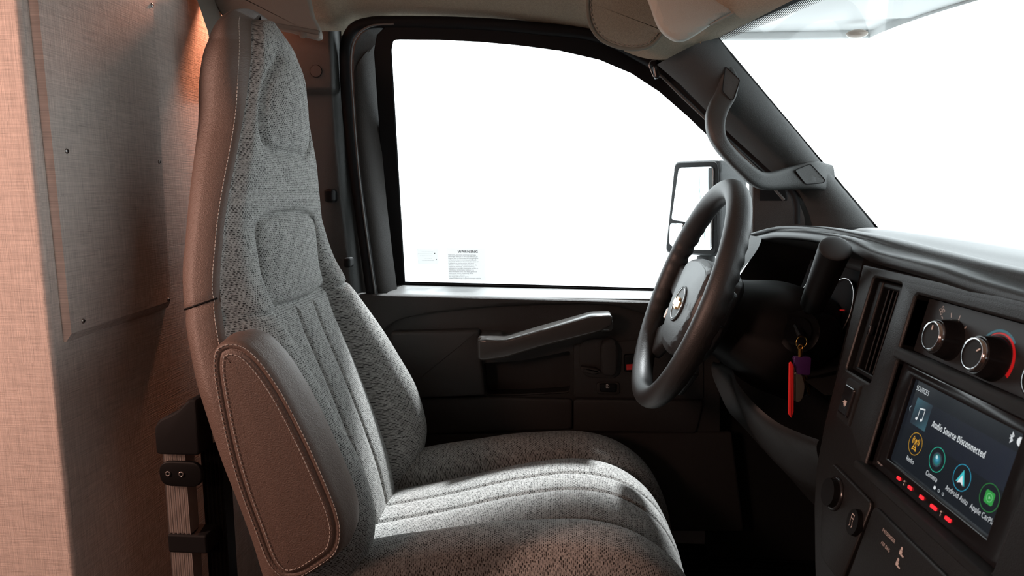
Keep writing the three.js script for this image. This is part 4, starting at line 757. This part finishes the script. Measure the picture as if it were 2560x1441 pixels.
    { const x = X(0.136), y = Y(0.0505); c.fillStyle = '#49cfd8'; c.beginPath(); c.moveTo(x, y - 0.0072 * s); c.lineTo(x + 0.0062 * s, y + 0.0058 * s); c.lineTo(x, y + 0.0025 * s); c.lineTo(x - 0.0062 * s, y + 0.0058 * s); c.fill(); c.fillStyle = '#f2f8fa'; c.beginPath(); c.moveTo(x, y - 0.0022 * s); c.lineTo(x + 0.0042 * s, y + 0.0062 * s); c.lineTo(x, y + 0.0042 * s); c.lineTo(x - 0.0042 * s, y + 0.0062 * s); c.fill(); }
    cap('Android Auto', 0.1365, 0.0325);
    circ(0.173, 0.05, 0.0113, '#2f7f3f');
    { const x = X(0.173), y = Y(0.05), r = 0.0055 * s; c.fillStyle = '#36a04a'; c.beginPath(); c.roundRect(x - r, y - r, 2 * r, 2 * r, r * 0.4); c.fill(); c.strokeStyle = '#7fcf8c'; c.lineWidth = 0.0006 * s; c.beginPath(); c.arc(x, y, r * 0.6, 0, 7); c.stroke(); c.fillStyle = '#9fe0a8'; c.beginPath(); c.moveTo(x - r * 0.15, y - r * 0.25); c.lineTo(x + r * 0.3, y); c.lineTo(x - r * 0.15, y + r * 0.25); c.fill(); }
    cap('Apple CarPlay', 0.1725, 0.0325);
    c.fillStyle = '#f1f6f8'; c.beginPath(); c.arc(X(0.107), Y(0.0275), 0.0017 * s, 0, 7); c.fill(); c.strokeStyle = '#cfd8dc'; c.lineWidth = 0.0005 * s; for (const u of [0.1135, 0.12]) { c.beginPath(); c.arc(X(u), Y(0.0275), 0.0012 * s, 0, 7); c.stroke(); }
  };
  const tex = canvasTex(1600, Math.round(1600 * H / W), draw);
  part('screen', put(new THREE.PlaneGeometry(W, H).translate(U0 + W / 2, V0 + H / 2, -0.0095)), new THREE.MeshStandardMaterial({ color: 0x050505, roughness: 0.25, emissive: 0xffffff, emissiveMap: tex, emissiveIntensity: 0.8 }), t, 'lit touchscreen with source icons');
  const logo = canvasTex(256, 64, (c, w, h) => { c.fillStyle = '#000'; c.fillRect(0, 0, w, h); c.fillStyle = '#fff'; c.font = 'italic bold 46px sans-serif'; c.fillText('Pioneer', 8, 46); }, false);
  part('maker_mark', put(new THREE.PlaneGeometry(0.016, 0.004).translate(0.0235, 0.0128, -0.005)), mat(0.35, 0.35, 0.35, 0.5, { alphaMap: logo, transparent: true }), t, 'small grey maker lettering');
  const redGlow = new THREE.MeshStandardMaterial({ color: 0x200000, emissive: new THREE.Color(1, 0.02, 0.03), emissiveIntensity: 1.6 });
  for (const [u, wd] of [[0.0595, 0.0055], [0.0805, 0.006], [0.101, 0.006], [0.1205, 0.009], [0.1425, 0.008]]) part('red_key_light', put(new RoundedBoxGeometry(wd, 0.0032, 0.002, 2, 0.0008).translate(u, 0.0138, -0.0052)), redGlow, t, 'red lit key legend');
  const whiteMark = mat(0.75, 0.75, 0.75, 0.5);
  for (const u of [0.07, 0.132]) part('key_mark', put(merge([new THREE.SphereGeometry(0.0009, 10, 8).translate(u, 0.0155, -0.005), new THREE.BoxGeometry(0.0006, 0.0022, 0.0004).translate(u, 0.0125, -0.005)])), whiteMark, t, 'small white key mark');
}
{
  const icon = (draw) => canvasTex(128, 128, (c) => { c.fillStyle = '#000'; c.fillRect(0, 0, 128, 128); c.fillStyle = c.strokeStyle = '#fff'; draw(c); }, false);
  const pale = (tex) => mat(0.55, 0.5, 0.47, 0.6, { alphaMap: tex, transparent: true });
  const t = thing('rocker_switch', 'black rocker switch with a white tow symbol on the fascia', 'switch');
  part('surround', put(box(-0.083, -0.047, 0.026, 0.077, -0.004, 0.0025, 0.006)), M.dash, t);
  part('rocker', put(box(-0.078, -0.052, 0.034, 0.07, -0.002, 0.0055, 0.005)), M.gloss, t);
  part('symbol', put(new THREE.PlaneGeometry(0.013, 0.012).translate(-0.0635, 0.049, 0.0058)), pale(icon((c) => { c.fillRect(44, 26, 62, 58); c.fillRect(16, 50, 40, 14); c.fillRect(60, 84, 12, 16); c.fillRect(80, 84, 12, 16); })), t, 'white symbol');
  const s = thing('power_outlet', 'round capped power outlet low on the dashboard', 'power outlet');
  part('ring', put(new THREE.TorusGeometry(0.0165, 0.003, 10, 36).translate(-0.028, -0.047, 0.004)), M.gloss, s);
  part('lid', put(new THREE.CylinderGeometry(0.0155, 0.0165, 0.014, 36).rotateX(Math.PI / 2).translate(-0.028, -0.047, 0.006)), M.black, s);
  const b = thing('traction_button', 'oval button with a skidding car symbol below the radio', 'button');
  part('button', put(new THREE.CylinderGeometry(0.011, 0.012, 0.008, 32).rotateX(Math.PI / 2).scale(1, 1.25, 1).translate(0.03, -0.052, 0.005)), M.black, b);
  part('symbol', put(new THREE.PlaneGeometry(0.013, 0.018).translate(0.029, -0.051, 0.0093)), pale(icon((c) => { c.lineWidth = 8; c.strokeRect(40, 18, 48, 30); c.beginPath(); c.moveTo(40, 60); c.bezierCurveTo(20, 80, 70, 90, 40, 112); c.moveTo(86, 60); c.bezierCurveTo(66, 80, 116, 90, 86, 112); c.stroke(); })), b, 'white skid symbol');
  const a = thing('airbag_notice', 'small printed passenger airbag indicator low on the stack', 'sign');
  const F2 = canvasTex(512, 256, (c, w, h) => { c.fillStyle = '#000'; c.fillRect(0, 0, w, h); c.fillStyle = '#fff'; c.font = '46px sans-serif'; c.fillText('PASSENGER', 10, 60); c.fillText('AIR BAG', 50, 170); for (const [x, y] of [[360, 40], [360, 150]]) { c.beginPath(); c.arc(x + 20, y, 16, 0, 7); c.fill(); c.fillRect(x, y + 18, 42, 40); c.fillRect(x + 30, y + 44, 50, 16); } }, false);
  part('print', put(new THREE.PlaneGeometry(0.05, 0.026).translate(0.1, -0.043, 0.0045)), pale(F2), a);
}

// ---------------------------------------------------------------- instruments
{
  const t = thing('instrument_cluster', 'black instrument cluster with chrome-rimmed gauges under the brow', 'instrument cluster');
  const F = new Frame(V(0.415, 0.735, -1.0), V(0, 0, 1), V(0.3, 1, 0));
  const pt = (g) => g.applyMatrix4(F.m);
  part('panel', pt(box(-0.17, 0.165, -0.08, 0.06, -0.02, 0)), M.dial, t);
  for (const [u, v, r] of [[-0.1, -0.01, 0.045], [0.0, -0.005, 0.05], [0.098, 0.018, 0.032], [0.118, -0.035, 0.03]]) {
    const g = part('gauge', pt(new THREE.CylinderGeometry(r, r, 0.004, 40).rotateX(Math.PI / 2).translate(u, v, 0.002)), M.dial, t);
    part('chrome_rim', pt(new THREE.TorusGeometry(r, 0.0009, 8, 48).translate(u, v, 0.006)), M.steel, g);
    part('needle', pt(new THREE.BoxGeometry(0.0022, r * 0.8, 0.0015).translate(0, r * 0.3, 0).rotateZ(-1.4).translate(u, v, 0.008)), M.red, g, 'red needle');
  }
}

// ---------------------------------------------------------------- steering wheel, column, lever, keys
const WF = new Frame(V(0.1964, 0.7498, -1.0352), V(0, 0, 1), V(0.3521, 0.936, 0));
{
  const t = thing('steering_wheel', 'dark grey four-spoke steering wheel with a gold emblem on the hub', 'steering wheel');
  const wp = (g) => g.applyMatrix4(WF.m);
  const R = 0.171, r = 0.0165;
  part('rim', surf(40, 240, (i, j) => { const a = j * Math.PI * 2, b = i * Math.PI * 2; const grip = smooth(0.2, 0.45, Math.abs(((a / Math.PI + 0.5) % 2) - 1 + 0.0)) ; const under = Math.max(0, -Math.sin(b)) + Math.max(0, -Math.cos(b)) * 0.5; const sc = 0.0016 * Math.sin(a * 46) * under * smooth(0.6, 0.9, Math.abs(Math.cos(a - Math.PI / 2) * 0.2 + 0.8)); const rr = r + sc * grip; return WF.at((R + rr * Math.cos(b)) * Math.cos(a), (R + rr * Math.cos(b)) * Math.sin(a), rr * 1.08 * Math.sin(b)); }), M.wheel, t, 'grained rim with finger grips');
  // spokes
  const spoke = (pts, z0, z1, m, name, bev = 0.006) => part(name, wp(slab(poly(roundPoly(pts, 0.008)), z1 - z0, bev).translate(0, 0, z0)), m, t);
  for (const s of [-1, 1]) {
    spoke([[s * 0.06, 0.035], [s * 0.1, 0.03], [s * 0.163, 0.036], [s * 0.168, -0.014], [s * 0.11, -0.024], [s * 0.06, -0.03]].map((p) => p), -0.028, -0.006, M.wheelHub, 'spoke');
    spoke([[s * 0.05, -0.05], [s * 0.085, -0.06], [s * 0.146, -0.086], [s * 0.11, -0.134], [s * 0.07, -0.105], [s * 0.04, -0.09]], -0.028, -0.007, M.wheelHub, 'spoke');
  }
  const hub = smoothClosed([[-0.085, 0.045], [-0.04, 0.058], [0.04, 0.058], [0.085, 0.045], [0.09, 0.0], [0.078, -0.05], [0.045, -0.088], [0, -0.096], [-0.045, -0.088], [-0.078, -0.05], [-0.09, 0.0]], 80);
  part('airbag_pad', wp(slab(poly(hub), 0.06, 0.014, 6).translate(0, 0, -0.058)), M.wheelHub, t, 'grained airbag pad');
  part('pad_crown', wp(surf(80, 10, (i, j) => { const k = Math.round(i * 80) % 80; const q = 1 - j; return V(hub[k][0] * j * 0.86, hub[k][1] * j * 0.86, 0.0018 + 0.004 * (1 - j * j)); })), M.wheelHub, t);
  // emblem: oval dish with a gold cross-shaped plate
  const ec = [0.004, -0.018];
  part('emblem_dish', wp(new THREE.TorusGeometry(0.032, 0.0022, 10, 40).scale(1, 0.86, 1).translate(ec[0], ec[1], 0.0055)), M.wheelHub, t);
  part('emblem_back', wp(new THREE.CylinderGeometry(0.031, 0.031, 0.002, 40).rotateX(Math.PI / 2).scale(1, 0.86, 1).translate(ec[0], ec[1], 0.0055)), M.wheelHub, t, 'dark oval emblem ground');
  part('emblem_ring', wp(new THREE.TorusGeometry(0.029, 0.0009, 8, 40).scale(1, 0.86, 1).translate(ec[0], ec[1], 0.0068)), M.chrome, t, 'thin bright emblem ring');
  const bow = [[-0.024, -0.0055], [-0.0095, -0.0055], [-0.0095, -0.0095], [0.0065, -0.0095], [0.0065, -0.0055], [0.0225, -0.0055], [0.0255, 0.0055], [0.0095, 0.0055], [0.0095, 0.0095], [-0.0065, 0.0095], [-0.0065, 0.0055], [-0.021, 0.0055]];
  part('emblem', wp(slab(poly(bow), 0.004, 0.001).translate(ec[0], ec[1], 0.006)), M.gold, t, 'gold bow-tie emblem');
  const ab = canvasTex(128, 128, (c) => { c.fillStyle = '#000'; c.fillRect(0, 0, 128, 128); c.strokeStyle = '#fff'; c.lineWidth = 9; c.beginPath(); c.arc(46, 34, 14, 0, 7); c.moveTo(30, 60); c.lineTo(64, 60); c.lineTo(90, 100); c.moveTo(36, 60); c.lineTo(40, 104); c.lineTo(80, 104); c.stroke(); }, false);
  part('airbag_symbol', wp(new THREE.PlaneGeometry(0.014, 0.014).translate(0.062, -0.012, 0.0058)), mat(0.006, 0.006, 0.006, 0.8, { alphaMap: ab, transparent: true }), t, 'moulded airbag symbol');
  part('spoke_key', wp(new RoundedBoxGeometry(0.008, 0.02, 0.008, 3, 0.003).translate(-0.098, -0.05, -0.006)), M.steel, t, 'small silver spoke button');
}
{
  const t = thing('steering_column', 'black steering column shroud between wheel and dashboard', 'steering column');
  const wp = (g) => g.applyMatrix4(WF.m);
  part('shroud', wp(surf(48, 24, (i, j) => { const a = i * Math.PI * 2, c = Math.cos(a), s = Math.sin(a), e = 0.75, W = lerp(0.062, 0.088, smooth(0, 0.7, j)), Hh = lerp(0.058, 0.085, smooth(0, 0.7, j)); return V(W * Math.sign(c) * Math.pow(Math.abs(c), e), Hh * Math.sign(s) * Math.pow(Math.abs(s), e) - 0.012, lerp(-0.045, -0.2, j)); })), M.black, t, 'black plastic shroud');
  part('shroud_cap', wp(surf(48, 6, (i, j) => { const a = i * Math.PI * 2, c = Math.cos(a), s = Math.sin(a), e = 0.75; return V(j * 0.062 * Math.sign(c) * Math.pow(Math.abs(c), e), j * 0.058 * Math.sign(s) * Math.pow(Math.abs(s), e) - 0.012, -0.045); })), M.black, t);
  const k = onZ(1998, 830, -0.935);
  const ax = V(-0.75, 0.25, 0.6).normalize();
  const b0 = k.clone().addScaledVector(ax, -0.05);
  part('lock_housing', cyl(b0, k, 0.036, 0.03, 36), M.black, t, 'black ignition lock housing');
  part('lock_barrel', cyl(k, k.clone().addScaledVector(ax, 0.004), 0.021, 0.02, 32), M.gloss, t);
}
{
  const t = thing('gear_lever', 'fat black column gear lever in front of the instruments', 'gear lever');
  const a = onZ(2032, 762, -0.93), b = onZ(2088, 622, -0.845);
  const dir = b.clone().sub(a).normalize();
  part('grip', cyl(a, b, 0.0165, 0.0195, 36), M.black, t);
  part('end_cap', new THREE.SphereGeometry(0.0195, 28, 12, 0, 7, 0, Math.PI / 2).scale(1, 0.3, 1).applyQuaternion(new THREE.Quaternion().setFromUnitVectors(V(0, 1, 0), dir)).translate(b.x, b.y, b.z), M.dash, t);
  part('rod', cyl(a.clone().addScaledVector(dir, -0.09), a, 0.008, 0.01), M.black, t);
}
{
  const z = -0.885;
  const P = (x, y, dz = 0) => onZ(x, y, z + dz);
  const key = thing('ignition_key', 'key turned in the ignition with a brass clip and ring', 'key');
  part('key_blade', cyl(P(1986, 815, -0.02), P(2000, 842), 0.0026, 0.0032, 10), M.black, key);
  const rc = P(2004, 856);
  part('key_ring', new THREE.TorusGeometry(0.0078, 0.0007, 8, 36).rotateY(0.25).translate(rc.x, rc.y, rc.z), M.brass, key, 'thin brass ring');
  const c0 = P(2001, 872), c1 = P(2000, 893);
  part('clip', merge([cyl(c0, c1, 0.0032, 0.0026, 12), new THREE.TorusGeometry(0.003, 0.001, 8, 16).translate(c0.x, c0.y + 0.002, c0.z)]), M.brass, key, 'brass swivel clip');
  const flat = (name, lab, cat, l, dz, th, m, r = 0.003) => { const g = slab(poly(roundPoly(l.map(([x, y]) => { const q = P(x, y, dz); return [q.x, q.y]; }), r)), th, Math.min(0.0008, th * 0.3)); g.translate(0, 0, z + dz - th); return [name, lab, cat, g, m]; };
  const mk = (a) => whole(a[0], a[3], a[4], a[1], a[2]);
  const rt = flat('red_key_tag', 'long red strap tag hanging from the ignition key', 'key tag', [[1973, 908], [1978, 905], [1985, 915], [1985, 1030], [1979, 1046], [1971, 1036]], 0.004, 0.003, M.red, 0.001);
  mk(rt);
  mk(flat('white_key_tag', 'narrow white tag edge beside the red strap', 'key tag', [[1980, 915], [1987, 920], [1987, 1000], [1982, 1005]], -0.001, 0.003, M.fobWhite, 0.001));
  mk(flat('purple_key_fob', 'purple plastic key fob below the brass clip', 'key fob', [[1984, 893], [2029, 893], [2026, 940], [1992, 936]], 0.002, 0.007, M.purple, 0.004));
  mk(flat('grey_key_fob', 'grey oval remote hanging among the keys', 'key fob', [[1986, 935], [2004, 935], [2013, 965], [2008, 995], [1998, 1008], [1985, 1003]], -0.004, 0.008, M.fobGrey, 0.006));
  mk(flat('brass_key', 'brass coloured key hanging beside the grey remote', 'key', [[2006, 940], [2011, 940], [2027, 985], [2022, 988]], -0.006, 0.0015, M.brass, 0.0006));
  mk(flat('brass_key', 'second brass key behind the purple fob', 'key', [[2014, 940], [2018, 940], [2026, 975], [2024, 978]], -0.01, 0.0015, M.brass, 0.0006));
}
// ribbed step plate by the door
{
  const t = thing('step_plate', 'black ribbed step plate on the floor beside the door', 'step plate');
  part('plate', box(-0.2, 0.75, 0.0, 0.1, -1.5, -1.3), M.rubber, t);
  for (let k = 0; k < 7; k++) part('rib', box(-0.2, 0.7, 0.1, 0.106, -1.48 + k * 0.025, -1.468 + k * 0.025, 0.002), M.black, t);
}

scene.traverse((o) => { if (o.isMesh) { o.castShadow = true; o.receiveShadow = true; } });
renderer.render(scene, camera);
